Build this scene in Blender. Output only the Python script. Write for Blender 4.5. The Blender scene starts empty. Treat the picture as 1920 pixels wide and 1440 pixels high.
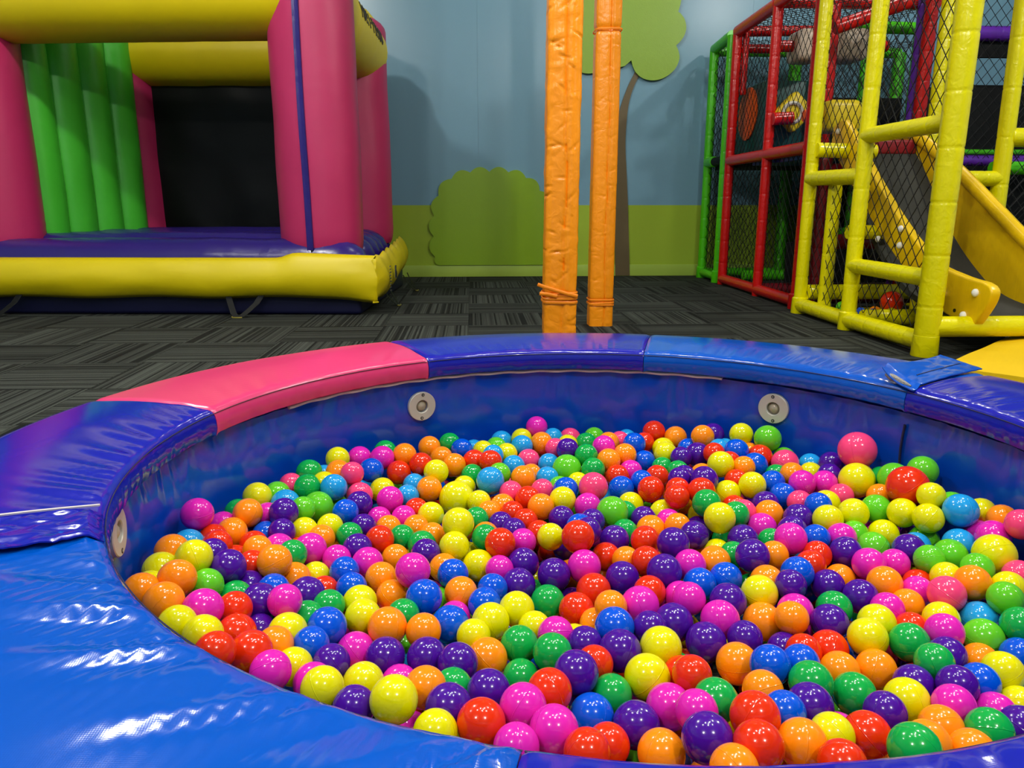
import bpy, bmesh, math, random
from mathutils import Vector, Matrix, noise

# ------------------------------------------------------------------ camera, world, lights, exposure
scene = bpy.context.scene
COL = scene.collection
PI = math.pi
R = math.radians

cam_data = bpy.data.cameras.new('camera')
cam = bpy.data.objects.new('camera', cam_data)
COL.objects.link(cam)
cam.location = (0, 0, 0.8)
cam.rotation_euler = (R(90 - 13.618), 0, R(-2.978))
cam_data.sensor_fit = 'HORIZONTAL'
cam_data.sensor_width = 36
cam_data.lens = 1420 / 1920 * 36
cam_data.clip_start = 0.02
scene.camera = cam

world = bpy.data.worlds.new('world')
world.use_nodes = True
world.node_tree.nodes['Background'].inputs[0].default_value = (0.5, 0.52, 0.5, 1)
world.node_tree.nodes['Background'].inputs[1].default_value = 0.1
scene.world = world

scene.view_settings.view_transform = 'Standard'
scene.view_settings.look = 'None'
scene.view_settings.gamma = 1
scene.view_settings.use_curve_mapping = False
scene.view_settings.exposure = -0.2
scene.cycles.caustics_reflective = False
scene.cycles.caustics_refractive = False
scene.cycles.blur_glossy = 1.0
scene.cycles.sample_clamp_indirect = 4.0

CEIL = 4.0
def spot(name, loc, power, target=None, size=0.05, angle=130, blend=0.6, color=(1.0, 0.975, 0.91)):
    d = bpy.data.lights.new(name, 'SPOT')
    d.energy = power
    d.color = color
    d.shadow_soft_size = size
    d.spot_size = R(angle)
    d.spot_blend = blend
    o = bpy.data.objects.new(name, d)
    COL.objects.link(o)
    o.location = loc
    t = Vector(target) if target else Vector((loc[0], loc[1], 0))
    o.rotation_euler = (t - Vector(loc)).to_track_quat('-Z', 'Y').to_euler()
    return o

# ceiling downlights over the pit (their images are the dots on the balls)
for x, y, w in [(-0.95, 1.35, 70), (-0.1, 1.75, 80), (0.35, 0.95, 80), (0.95, 1.9, 70), (0.6, 1.5, 60), (1.5, 1.1, 70)]:
    spot('ceiling_downlight', (x, y, CEIL - 0.12), w, None, 0.045, 150)
# bare hall ceiling lamps, plus added fill behind the orange posts and rear left
def lamp_or_fill(x, y, w):
    d = bpy.data.lights.new('ceiling_lamp_or_fill', 'POINT')
    d.energy = w; d.color = (1.0, 0.975, 0.91); d.shadow_soft_size = 0.07
    o = bpy.data.objects.new('ceiling_lamp_or_fill', d); COL.objects.link(o); o.location = (x, y, CEIL - 0.15)
for x, y, w in [(-1.9, 3.6, 215), (1.0, 6.0, 28), (2.0, 2.6, 80), (3.35, 6.3, 40), (-3.4, 2.2, 60), (4.1, 3.1, 230),
                (1.4, -1.3, 190), (-1.8, -1.0, 170)]:
    lamp_or_fill(x, y, w)

# ------------------------------------------------------------------ helpers
def lin(c):
    return tuple((v / 255 / 12.92 if v / 255 <= 0.04045 else ((v / 255 + 0.055) / 1.055) ** 2.4) for v in c)

def tag(o, label=None, cat=None, group=None, kind=None):
    if label: o['label'] = label
    if cat: o['category'] = cat
    if group: o['group'] = group
    if kind: o['kind'] = kind
    return o

def thing(name, loc=(0, 0, 0), rz=0.0, label=None, cat=None, group=None):
    o = bpy.data.objects.new(name, None)
    o.empty_display_size = 0.1
    COL.objects.link(o)
    o.location = loc
    o.rotation_euler = (0, 0, rz)
    return tag(o, label, cat, group)

def link(name, me, mat, parent=None):
    if mat is not None and not me.materials:
        for m in (mat if isinstance(mat, (list, tuple)) else [mat]):
            me.materials.append(m)
    o = bpy.data.objects.new(name, me)
    COL.objects.link(o)
    if parent is not None:
        o.parent = parent
    return o

def build(name, verts, faces, mat, parent=None, smooth=True, angle=None, fix=True):
    me = bpy.data.meshes.new(name)
    me.from_pydata([tuple(v) for v in verts], [], faces)
    if fix:
        bm = bmesh.new(); bm.from_mesh(me)
        bmesh.ops.recalc_face_normals(bm, faces=bm.faces)
        bm.to_mesh(me); bm.free()
    me.polygons.foreach_set('use_smooth', [smooth] * len(me.polygons))
    if angle is not None:
        me.set_sharp_from_angle(angle=R(angle))
    me.update()
    return link(name, me, mat, parent)

class MB:
    """collects shapes of ONE part"""
    def __init__(s): s.v = []; s.f = []
    def add(s, v, f):
        n = len(s.v); s.v += [tuple(p) for p in v]; s.f += [tuple(i + n for i in q) for q in f]
    def box(s, lo, hi, M=None, bev=0.0):
        bm = bmesh.new(); bmesh.ops.create_cube(bm, size=1)
        c = [(a + b) / 2 for a, b in zip(lo, hi)]; d = [b - a for a, b in zip(lo, hi)]
        for v in bm.verts: v.co = Vector([v.co[i] * d[i] + c[i] for i in range(3)])
        if bev > 0: bmesh.ops.bevel(bm, geom=bm.edges[:], offset=bev, segments=3, profile=0.5, affect='EDGES')
        bm.verts.ensure_lookup_table(); bm.verts.index_update()
        vs = [(M @ v.co) if M else v.co.copy() for v in bm.verts]
        s.add(vs, [[v.index for v in f.verts] for f in bm.faces]); bm.free()
    def tube(s, pts, r, seg=10, closed=False, caps=True, flat=1.0):
        pts = [Vector(p) for p in pts]; n = len(pts); vs = []; fs = []
        up = None
        for i, p in enumerate(pts):
            if closed: t = pts[(i + 1) % n] - pts[i - 1]
            else: t = pts[min(i + 1, n - 1)] - pts[max(i - 1, 0)]
            t.normalize()
            if up is None:
                up = Vector((0, 0, 1)) if abs(t.z) < 0.9 else Vector((1, 0, 0))
            a = up - t * up.dot(t)
            if a.length < 1e-5: a = t.orthogonal()
            a.normalize(); b = t.cross(a); up = a
            rr = r[i] if isinstance(r, (list, tuple)) else r
            for k in range(seg):
                th = 2 * PI * k / seg
                vs.append(p + (a * math.cos(th) + b * math.sin(th) * flat) * rr)
        m = n if closed else n - 1
        for i in range(m):
            j = (i + 1) % n
            for k in range(seg):
                l = (k + 1) % seg
                fs.append((i * seg + k, i * seg + l, j * seg + l, j * seg + k))
        if caps and not closed:
            fs.append(tuple(range(seg - 1, -1, -1))); fs.append(tuple((n - 1) * seg + k for k in range(seg)))
        s.add(vs, fs)
    def prism(s, poly, z0, z1, f=lambda a, b, c: (a, b, c)):
        n = len(poly)
        vs = [f(x, y, z0) for x, y in poly] + [f(x, y, z1) for x, y in poly]
        fs = [tuple(range(n - 1, -1, -1)), tuple(range(n, 2 * n))]
        fs += [(i, (i + 1) % n, n + (i + 1) % n, n + i) for i in range(n)]
        s.add(vs, fs)
    def build(s, name, mat, parent=None, smooth=True, angle=35):
        return build(name, s.v, s.f, mat, parent, smooth, angle)

def smoothline(pts, sub=6, closed=False):
    """Catmull-Rom through points"""
    P = [Vector(p) for p in pts]; n = len(P); out = []
    for i in range(n if closed else n - 1):
        p0 = P[i - 1] if (closed or i > 0) else P[0]; p1 = P[i]; p2 = P[(i + 1) % n]
        p3 = P[(i + 2) % n] if (closed or i + 2 < n) else P[-1]
        for k in range(sub):
            t = k / sub
            out.append(0.5 * ((2 * p1) + (p2 - p0) * t + (2 * p0 - 5 * p1 + 4 * p2 - p3) * t * t + (3 * p1 - p0 - 3 * p2 + p3) * t ** 3))
    if not closed: out.append(P[-1])
    return out

# ------------------------------------------------------------------ materials
MATS = {}
def mat(name, rgb, rough=0.5, metal=0.0, coat=0.0, spec=0.5, bump=0.0, bscale=40, bdetail=3, bdist=0.02,
        var=0.0, vscale=6, sheen=0.0, stretch=(1, 1, 1)):
    m = bpy.data.materials.new(name); m.use_nodes = True
    nt = m.node_tree; N = nt.nodes; L = nt.links; b = N['Principled BSDF']
    c = lin(rgb) + (1,)
    b.inputs['Base Color'].default_value = c
    b.inputs['Roughness'].default_value = rough
    b.inputs['Metallic'].default_value = metal
    b.inputs['Coat Weight'].default_value = coat
    b.inputs['Coat Roughness'].default_value = 0.06
    b.inputs['Specular IOR Level'].default_value = spec
    b.inputs['Sheen Weight'].default_value = sheen
    tc = N.new('ShaderNodeTexCoord'); mp = N.new('ShaderNodeMapping')
    mp.inputs['Scale'].default_value = stretch
    L.new(tc.outputs['Object'], mp.inputs[0])
    if bump > 0:
        nz = N.new('ShaderNodeTexNoise'); nz.inputs['Scale'].default_value = bscale; nz.inputs['Detail'].default_value = bdetail
        bp = N.new('ShaderNodeBump'); bp.inputs['Strength'].default_value = bump; bp.inputs['Distance'].default_value = bdist
        L.new(mp.outputs[0], nz.inputs['Vector']); L.new(nz.outputs['Fac'], bp.inputs['Height']); L.new(bp.outputs[0], b.inputs['Normal'])
    if var > 0:
        nz = N.new('ShaderNodeTexNoise'); nz.inputs['Scale'].default_value = vscale; nz.inputs['Detail'].default_value = 4
        mx = N.new('ShaderNodeMix'); mx.data_type = 'RGBA'
        mx.inputs[6].default_value = tuple(v * (1 - var) for v in c[:3]) + (1,)
        mx.inputs[7].default_value = tuple(min(1, v * (1 + var)) for v in c[:3]) + (1,)
        L.new(mp.outputs[0], nz.inputs['Vector']); L.new(nz.outputs['Fac'], mx.inputs[0]); L.new(mx.outputs[2], b.inputs['Base Color'])
    MATS[name] = m
    return m

def vinyl(name, rgb, rough=0.22, wr=0.25, wscale=9, weave=0.06):
    """coated PVC: soft creases plus a fine woven backing showing through"""
    m = mat(name, rgb, rough, spec=0.5, var=0.06, vscale=3)
    nt = m.node_tree; N = nt.nodes; L = nt.links; b = N['Principled BSDF']
    tc = N.new('ShaderNodeTexCoord')
    nz = N.new('ShaderNodeTexNoise'); nz.inputs['Scale'].default_value = wscale; nz.inputs['Detail'].default_value = 2.5
    nz.inputs['Distortion'].default_value = 0.6
    L.new(tc.outputs['Object'], nz.inputs['Vector'])
    b1 = N.new('ShaderNodeBump'); b1.inputs['Strength'].default_value = wr; b1.inputs['Distance'].default_value = 0.01
    L.new(nz.outputs['Fac'], b1.inputs['Height'])
    if weave > 0:
        w1 = N.new('ShaderNodeTexWave'); w1.inputs['Scale'].default_value = 160; w1.bands_direction = 'X'
        w2 = N.new('ShaderNodeTexWave'); w2.inputs['Scale'].default_value = 160; w2.bands_direction = 'Y'
        ad = N.new('ShaderNodeMath'); ad.operation = 'ADD'
        L.new(tc.outputs['Object'], w1.inputs['Vector']); L.new(tc.outputs['Object'], w2.inputs['Vector'])
        L.new(w1.outputs['Fac'], ad.inputs[0]); L.new(w2.outputs['Fac'], ad.inputs[1])
        b2 = N.new('ShaderNodeBump'); b2.inputs['Strength'].default_value = weave; b2.inputs['Distance'].default_value = 0.0015
        L.new(ad.outputs[0], b2.inputs['Height']); L.new(b1.outputs[0], b2.inputs['Normal'])
        L.new(b2.outputs[0], b.inputs['Normal'])
    else:
        L.new(b1.outputs[0], b.inputs['Normal'])
    return m

def ball_mat(name, rgb):
    m = mat(name, rgb, 0.12, spec=0.5)
    nt = m.node_tree; N = nt.nodes; L = nt.links; b = N['Principled BSDF']
    tc = N.new('ShaderNodeTexCoord'); sp = N.new('ShaderNodeSeparateXYZ'); ab = N.new('ShaderNodeMath'); ab.operation = 'ABSOLUTE'
    mr = N.new('ShaderNodeMapRange'); mr.interpolation_type = 'SMOOTHSTEP'
    mr.inputs['From Min'].default_value = 0.0; mr.inputs['From Max'].default_value = 0.03
    mr.inputs['To Min'].default_value = 1.0; mr.inputs['To Max'].default_value = 0.0
    L.new(tc.outputs['Object'], sp.inputs[0]); L.new(sp.outputs[2], ab.inputs[0]); L.new(ab.outputs[0], mr.inputs[0])
    bp = N.new('ShaderNodeBump'); bp.inputs['Strength'].default_value = 0.3; bp.inputs['Distance'].default_value = 0.02
    L.new(mr.outputs[0], bp.inputs['Height']); L.new(bp.outputs[0], b.inputs['Normal'])
    return m

def carpet(name):
    """carpet tile with barcode stripes running along its local Y"""
    m = mat(name, (60, 62, 56), 0.95, spec=0.15, sheen=0.0)
    nt = m.node_tree; N = nt.nodes; L = nt.links; b = N['Principled BSDF']
    tc = N.new('ShaderNodeTexCoord'); oi = N.new('ShaderNodeObjectInfo')
    sp = N.new('ShaderNodeSeparateXYZ'); L.new(tc.outputs['Object'], sp.inputs[0])
    def stripes(freq, seed):
        mu = N.new('ShaderNodeMath'); mu.operation = 'MULTIPLY'; mu.inputs[1].default_value = freq
        ad = N.new('ShaderNodeMath'); ad.operation = 'MULTIPLY_ADD'; ad.inputs[1].default_value = 97.0 + seed
        fl = N.new('ShaderNodeMath'); fl.operation = 'FLOOR'
        L.new(sp.outputs[0], mu.inputs[0]); L.new(oi.outputs['Random'], ad.inputs[0]); L.new(mu.outputs[0], ad.inputs[2]); L.new(ad.outputs[0], fl.inputs[0])
        wn = N.new('ShaderNodeTexWhiteNoise'); wn.noise_dimensions = '1D'; L.new(fl.outputs[0], wn.inputs['W'])
        return wn
    s1 = stripes(80, 0); s2 = stripes(230, 31)
    cr = N.new('ShaderNodeValToRGB'); e = cr.color_ramp.elements
    e[0].position = 0.3; e[0].color = (0.22, 0.22, 0.22, 1); e[1].position = 0.36; e[1].color = (1, 1, 1, 1)
    L.new(s1.outputs['Value'], cr.inputs[0])
    cr2 = N.new('ShaderNodeValToRGB'); e = cr2.color_ramp.elements
    e[0].position = 0.25; e[0].color = (0.45, 0.45, 0.45, 1); e[1].position = 0.7; e[1].color = (1, 1, 1, 1)
    L.new(s2.outputs['Value'], cr2.inputs[0])
    nz = N.new('ShaderNodeTexNoise'); nz.inputs['Scale'].default_value = 220; nz.inputs['Detail'].default_value = 4
    L.new(tc.outputs['Object'], nz.inputs['Vector'])
    mr = N.new('ShaderNodeMapRange'); mr.inputs['To Min'].default_value = 0.45; mr.inputs['To Max'].default_value = 1.45
    L.new(nz.outputs['Fac'], mr.inputs[0])
    def mul(a, bsock):
        x = N.new('ShaderNodeMix'); x.data_type = 'RGBA'; x.blend_type = 'MULTIPLY'; x.inputs[0].default_value = 1
        L.new(a, x.inputs[6]); L.new(bsock, x.inputs[7]); return x.outputs[2]
    rgb = N.new('ShaderNodeRGB'); rgb.outputs[0].default_value = lin((64, 68, 63)) + (1,)
    mr2 = N.new('ShaderNodeMapRange'); mr2.inputs['To Min'].default_value = 0.8; mr2.inputs['To Max'].default_value = 1.15
    L.new(oi.outputs['Random'], mr2.inputs[0])
    c = mul(mul(mul(mul(rgb.outputs[0], cr.outputs[0]), cr2.outputs[0]), mr.outputs[0]), mr2.outputs[0])
    L.new(c, b.inputs['Base Color'])
    bp = N.new('ShaderNodeBump'); bp.inputs['Strength'].default_value = 0.4; bp.inputs['Distance'].default_value = 0.002
    L.new(nz.outputs['Fac'], bp.inputs['Height']); L.new(bp.outputs[0], b.inputs['Normal'])
    return m

def wall_mat(name):
    m = mat(name, (120, 165, 190), 0.24, spec=0.28)
    nt = m.node_tree; N = nt.nodes; L = nt.links; b = N['Principled BSDF']
    ge = N.new('ShaderNodeNewGeometry'); sp = N.new('ShaderNodeSeparateXYZ'); L.new(ge.outputs['Position'], sp.inputs[0])
    gt = N.new('ShaderNodeMath'); gt.operation = 'GREATER_THAN'; gt.inputs[1].default_value = 0.752; L.new(sp.outputs[2], gt.inputs[0])
    mx = N.new('ShaderNodeMix'); mx.data_type = 'RGBA'
    mx.inputs[6].default_value = lin((164, 192, 62)) + (1,); mx.inputs[7].default_value = lin((122, 164, 186)) + (1,)
    L.new(gt.outputs[0], mx.inputs[0]); L.new(mx.outputs[2], b.inputs['Base Color'])
    nz = N.new('ShaderNodeTexNoise'); nz.inputs['Scale'].default_value = 160; nz.inputs['Detail'].default_value = 3
    L.new(ge.outputs['Position'], nz.inputs['Vector'])
    bp = N.new('ShaderNodeBump'); bp.inputs['Strength'].default_value = 0.12; bp.inputs['Distance'].default_value = 0.003
    L.new(nz.outputs['Fac'], bp.inputs['Height']); L.new(bp.outputs[0], b.inputs['Normal'])
    return m

M_WALL = wall_mat('painted wall')
M_PLAIN = mat('hall paint', (140, 165, 178), 0.7)
M_CEIL = mat('ceiling', (205, 205, 200), 0.9)
M_CARPET = carpet('striped carpet')
M_SLAB = mat('floor slab', (30, 32, 30), 0.95)
M_BASEB = mat('green gloss', (168, 198, 78), 0.4)
M_BUSH = mat('bush green', (134, 172, 20), 0.38, bump=0.05, bscale=120)
M_TRUNK = mat('trunk brown', (98, 84, 52), 0.5)
M_ORANGE = vinyl('orange vinyl', (255, 150, 18), 0.3, 0.35, 24, 0)
M_ORANGE2 = mat('orange cord', (250, 140, 20), 0.4)
M_BRIGHT = vinyl('bright blue vinyl', (0, 76, 178), 0.13, 0.03, 7, 0.015)
M_ROYAL = vinyl('royal blue vinyl', (22, 28, 156), 0.12, 0.03, 7, 0.01)
M_PINKV = vinyl('pink vinyl', (212, 56, 110), 0.24, 0.05, 8, 0.01)
M_LINER = vinyl('pit liner vinyl', (4, 66, 184), 0.16, 0.55, 4, 0)
M_SEAM = mat('dark seam', (18, 16, 60), 0.6)
M_SEAMP = mat('plum seam', (70, 14, 40), 0.6)
M_WHITE = mat('off white strip', (205, 195, 190), 0.6)
M_FOAM = mat('grey foam', (150, 145, 135), 0.9, bump=0.5, bscale=300)
M_STEEL = mat('brushed steel', (196, 194, 182), 0.45, metal=0.25, bump=0.05, bscale=300)
M_LENS = mat('milky lens', (170, 160, 140), 0.12)
M_DARK = mat('dark metal', (40, 40, 40), 0.4, metal=0.6)
BALLC = {'Y': ('yellow', (222, 216, 0)), 'O': ('orange', (248, 140, 12)), 'R': ('red', (218, 46, 8)),
         'P': ('purple', (66, 12, 140)), 'M': ('magenta', (216, 34, 172)), 'K': ('pink', (238, 66, 120)),
         'G': ('green', (14, 158, 66)), 'L': ('lime green', (92, 192, 34)), 'B': ('blue', (0, 80, 208)), 'C': ('sky blue', (30, 150, 218))}
M_BALL = {k: ball_mat(v[0] + ' ball', v[1]) for k, v in BALLC.items()}
M_CPINK = vinyl('castle pink', (182, 40, 92), 0.42, 0.2, 6, 0)
M_CYEL = vinyl('castle yellow', (220, 198, 0), 0.45, 0.2, 7, 0)
M_CGRN = vinyl('castle green', (66, 186, 44), 0.4, 0.2, 6, 0)
M_CPUR = vinyl('castle purple', (40, 26, 108), 0.26, 0.35, 10, 0)
M_CNAVY = mat('castle navy', (8, 10, 52), 0.5)
M_CBLACK = mat('black mesh cloth', (3, 3, 4), 0.4, spec=0.25, bump=0.25, bscale=2.5, bdetail=1, bdist=0.06)
M_STRAP = mat('black webbing', (14, 15, 14), 0.6, spec=0.2)
M_BUCKLE = mat('brass buckle', (150, 140, 70), 0.4, metal=0.6)
M_INK = mat('dark ink', (62, 66, 66), 0.8)
M_SY = vinyl('pad yellow', (222, 214, 0), 0.24, 0.4, 22, 0)
M_SR = vinyl('pad red', (196, 18, 16), 0.26, 0.35, 22, 0)
M_SG = vinyl('pad green', (78, 196, 12), 0.32, 0.35, 22, 0)
M_SP = vinyl('pad purple', (98, 36, 168), 0.35, 0.3, 22, 0)
M_NET = mat('net cord', (9, 10, 11), 0.85)
M_SLIDE = mat('slide plastic', (228, 188, 6), 0.3, var=0.08, vscale=14, stretch=(1, 6, 1))
M_BED = mat('charcoal carpet', (44, 46, 42), 0.95, bump=0.4, bscale=300)
M_CAPW = mat('white cap', (235, 235, 232), 0.35)
M_BLK = mat('black rubber', (8, 9, 10), 0.7, spec=0.25)
M_TEAL = mat('teal plastic', (0, 74, 72), 0.4)
M_ORAN3 = mat('orange plastic', (240, 92, 20), 0.4)
M_BEIGE = mat('beige plastic', (214, 200, 180), 0.45)
M_YPL = mat('yellow plastic', (226, 200, 20), 0.4)
M_MATY = vinyl('mat yellow', (226, 186, 4), 0.45, 0.3, 5, 0)
M_MAROON = vinyl('pad maroon', (122, 16, 30), 0.4, 0.3, 15, 0)
M_DBLUE = vinyl('pad blue', (10, 60, 190), 0.35, 0.3, 15, 0)

# ------------------------------------------------------------------ the hall
WY = 8.25
def shell(name, lo, hi, m):
    b = MB(); b.box(lo, hi)
    return tag(b.build(name, m, smooth=False), kind='structure')
floor = shell('floor', (-5.2, -3.6, -0.12), (6.4, 8.6, -0.004), M_SLAB)
tag(floor, 'dark floor laid with striped carpet tiles', 'floor')
# carpet tiles: quarter-turned chequer, one object per tile
T = 0.55
b = MB(); b.box((-T / 2 + .0015, -T / 2 + .0015, -0.004), (T / 2 - .0015, T / 2 - .0015, 0.0))
tile_me = None
for i in range(-9, 12):
    for j in range(-11, 7):
        x = -0.03 + (i + .5) * T; y = 4.954 + (j + .5) * T
        if y > WY - .02 - T / 2 + .3 or x < -4.9 or x > 6.1: continue
        if y < 1.2 and j % 1 == 0 and (x < -3 or x > 4 or y < -0.5): continue
        if tile_me is None:
            o = b.build('carpet_tile', M_CARPET, floor, smooth=False); tile_me = o.data
        else:
            o = link('carpet_tile', tile_me, None, floor)
        o.location = (x, y, 0)
        o.rotation_euler = (0, 0, PI / 2 * ((i + j) % 2) + PI * ((i * 7 + j * 3) % 2))
wall_back = shell('wall_back', (-5.2, WY + 0.02, -0.1), (6.4, WY + 0.2, CEIL), M_PLAIN)
tag(wall_back, 'sky blue hall wall with green lower band', 'wall')
xs = [-5.2, -3.28, 0.078, 2.889, 6.4]
for a, c in zip(xs, xs[1:]):
    b = MB(); b.box((a + .0006, WY, 0), (c - .0006, WY + 0.02, CEIL))
    b.build('wall_panel', M_WALL, wall_back, smooth=False)
tag(shell('wall_left', (-5.3, -3.6, -0.1), (-5.2, 8.5, CEIL), M_PLAIN), 'plain blue side wall of the hall', 'wall')
tag(shell('wall_right', (6.4, -3.6, -0.1), (6.5, 8.5, CEIL), M_PLAIN), 'plain blue side wall by the climbing frame', 'wall')
tag(shell('wall_front', (-5.3, -3.7, -0.1), (6.5, -3.6, CEIL), M_PLAIN), 'plain blue wall facing the mural', 'wall')
tag(shell('ceiling', (-5.3, -3.7, CEIL), (6.5, 8.5, CEIL + .1), M_CEIL), 'pale grey ceiling of the hall', 'ceiling')
b = MB(); b.box((-5.2, WY - 0.014, 0), (6.4, WY, 0.122), bev=0.003)
tag(b.build('baseboard_back', M_BASEB), 'glossy green baseboard under the mural wall', 'baseboard', kind='structure')

# mural cut-outs, boards fixed on the wall
def scallop(pts, sub=7, bulge=0.4, centre=None):
    out = []
    n = len(pts)
    for i in range(n - 1):
        a = Vector(pts[i]); c = Vector(pts[i + 1]); m = (a + c) / 2; d = c - a
        nrm = Vector((-d.y, d.x))
        if centre is not None and nrm.dot(m - Vector(centre)) < 0: nrm = -nrm
        for k in range(sub):
            t = k / sub
            out.append(a + d * t + nrm * bulge * 4 * t * (1 - t))
    out.append(Vector(pts[-1]))
    return out
bush_pts = [(-0.36, .125), (-.395, .215), (-.405, .32), (-.405, .43), (-.40, .54), (-.395, .645), (-.375, .745), (-.345, .85), (-.285, .945), (-.205, 1.02), (-.11, 1.065), (-.01, 1.085),
            (.09, 1.09), (.19, 1.092), (.29, 1.092), (.39, 1.088), (.49, 1.078), (.575, 1.03), (.655, .965), (.72, .90), (.80, .82), (.86, .70), (.89, .58), (.90, .46), (.90, .34), (.89, .23), (.87, .125)]
poly = scallop(bush_pts[0:1] + bush_pts[1::2] + bush_pts[-1:], 9, 0.26, (.25, .45))
b = MB(); b.prism([(p[0], p[1]) for p in poly], WY - 0.028, WY - 0.001, lambda a, z, y: (a, y, z))
tag(b.build('mural_bush', M_BUSH, smooth=True, angle=40), 'rounded green bush board with scalloped edge on the wall', 'wall decoration')
tree = thing('mural_tree', (1.62, WY, 0), 0, 'mural tree board with green lobed crown and brown trunk', 'wall decoration')
trunk = smoothline([(1.745, 2.25, 0), (1.70, 2.10, 0), (1.62, 1.93, 0), (1.545, 1.70, 0), (1.515, 1.45, 0), (1.52, 1.0, 0), (1.535, .5, 0), (1.555, .005, 0)], 5)
trunk2 = smoothline([(1.715, .005, 0), (1.69, .4, 0), (1.668, .75, 0), (1.64, 1.1, 0), (1.618, 1.40, 0), (1.63, 1.7, 0), (1.665, 1.88, 0), (1.73, 2.04, 0), (1.82, 2.22, 0)], 5)
b = MB(); b.prism([(p.x - 1.62, p.y) for p in trunk + trunk2], -0.020, -0.001, lambda a, z, y: (a, y, z))
b.build('trunk', M_TRUNK, tree, angle=40)
crown = smoothline([(1.02, 2.30, 0), (1.05, 2.16, 0), (1.12, 2.08, 0), (1.22, 2.06, 0), (1.36, 2.09, 0), (1.50, 2.115, 0), (1.58, 2.135, 0)], 5) + [Vector((1.645, 2.19, 0))] + \
    smoothline([(1.66, 2.14, 0), (1.70, 2.07, 0), (1.78, 2.015, 0), (1.89, 2.00, 0), (2.0, 2.03, 0), (2.10, 2.11, 0), (2.14, 2.21, 0), (2.125, 2.29, 0)], 5) + [Vector((2.10, 2.335, 0))] + \
    smoothline([(2.13, 2.36, 0), (2.175, 2.42, 0), (2.195, 2.50, 0), (2.175, 2.58, 0), (2.13, 2.635, 0)], 5) + [Vector((2.105, 2.65, 0))] + \
    smoothline([(2.125, 2.72, 0), (2.13, 2.82, 0), (2.08, 2.93, 0), (1.98, 3.02, 0), (1.86, 3.06, 0)], 5) + \
    smoothline([(1.84, 3.13, 0), (1.72, 3.22, 0), (1.55, 3.24, 0), (1.42, 3.17, 0)], 5) + \
    smoothline([(1.33, 3.15, 0), (1.20, 3.10, 0), (1.10, 2.99, 0), (1.08, 2.85, 0)], 5) + \
    smoothline([(1.02, 2.80, 0), (.96, 2.68, 0), (.96, 2.52, 0), (1.02, 2.40, 0)], 5)
b = MB(); b.prism([(p.x - 1.62, p.y) for p in crown], -0.046, -0.021, lambda a, z, y: (a, y, z))
b.build('crown', M_BUSH, tree, angle=40)

# ------------------------------------------------------------------ ball pit
PX, PY, PR, PZ = 0.2335, 1.2328, 0.771, 0.405
PW = 0.29
def ring(phi, r, z): return (PX + r * math.cos(phi), PY + r * math.sin(phi), z)

# pit wall
pit = thing('ball_pit_wall', (0, 0, 0), 0, 'round padded ball pit wall with blue vinyl inner liner', 'ball pit')
NA = 360
def liner():
    vs = []; fs = []; nz = 26
    for i in range(NA):
        ph = 2 * PI * i / NA
        for k in range(nz):
            t = k / (nz - 1); z = PZ - 0.062 - t * (PZ - 0.062 - 0.0)
            n1 = noise.noise(Vector((math.cos(ph) * 9, math.sin(ph) * 9, t * 1.5)))
            n2 = noise.noise(Vector((math.cos(ph) * 26, math.sin(ph) * 26, t * 2.5 + 7)))
            top = math.exp(-t * 4.5)
            r = PR + 0.026 + 0.006 * n1 + (0.009 * n2) * top - 0.006 * math.sin(min(1, t * 2.2) * PI) * (0.5 + n1)
            vs.append(ring(ph, r, z))
    for i in range(NA):
        j = (i + 1) % NA
        for k in range(nz - 1):
            fs.append((i * nz + k, j * nz + k, j * nz + k + 1, i * nz + k + 1))
    return build('liner', vs, fs, M_LINER, pit, True, None, False)
liner()
def band(name, r0, r1, z0, z1, m, parent, n=240):
    vs = []; fs = []
    for i in range(n):
        ph = 2 * PI * i / n
        vs += [ring(ph, r0, z0), ring(ph, r1, z0), ring(ph, r1, z1), ring(ph, r0, z1)]
    for i in range(n):
        j = (i + 1) % n
        for k in range(4):
            l = (k + 1) % 4
            fs.append((i * 4 + k, i * 4 + l, j * 4 + l, j * 4 + k))
    return build(name, vs, fs, m, parent, True, 35)
band('core_wall', PR + 0.05, PR + PW - 0.02, 0.001, PZ - 0.058, M_DBLUE, pit)
b = MB(); b.tube([ring(R(58 + 88 * k / 90), PR + 0.014, PZ - 0.0585 + 0.0012 * math.sin(k * .9)) for k in range(91)], 0.0042, 6)
b.build('liner_trim', M_WHITE, pit)
# joint in the liner
b = MB(); ph = R(24.5)
b.tube([ring(ph + .004 * math.sin(z * 30), PR + 0.018, z) for z in [0.01 + .028 * k for k in range(12)]], 0.003, 6)
b.build('liner_seam', M_SEAM, pit)

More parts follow.
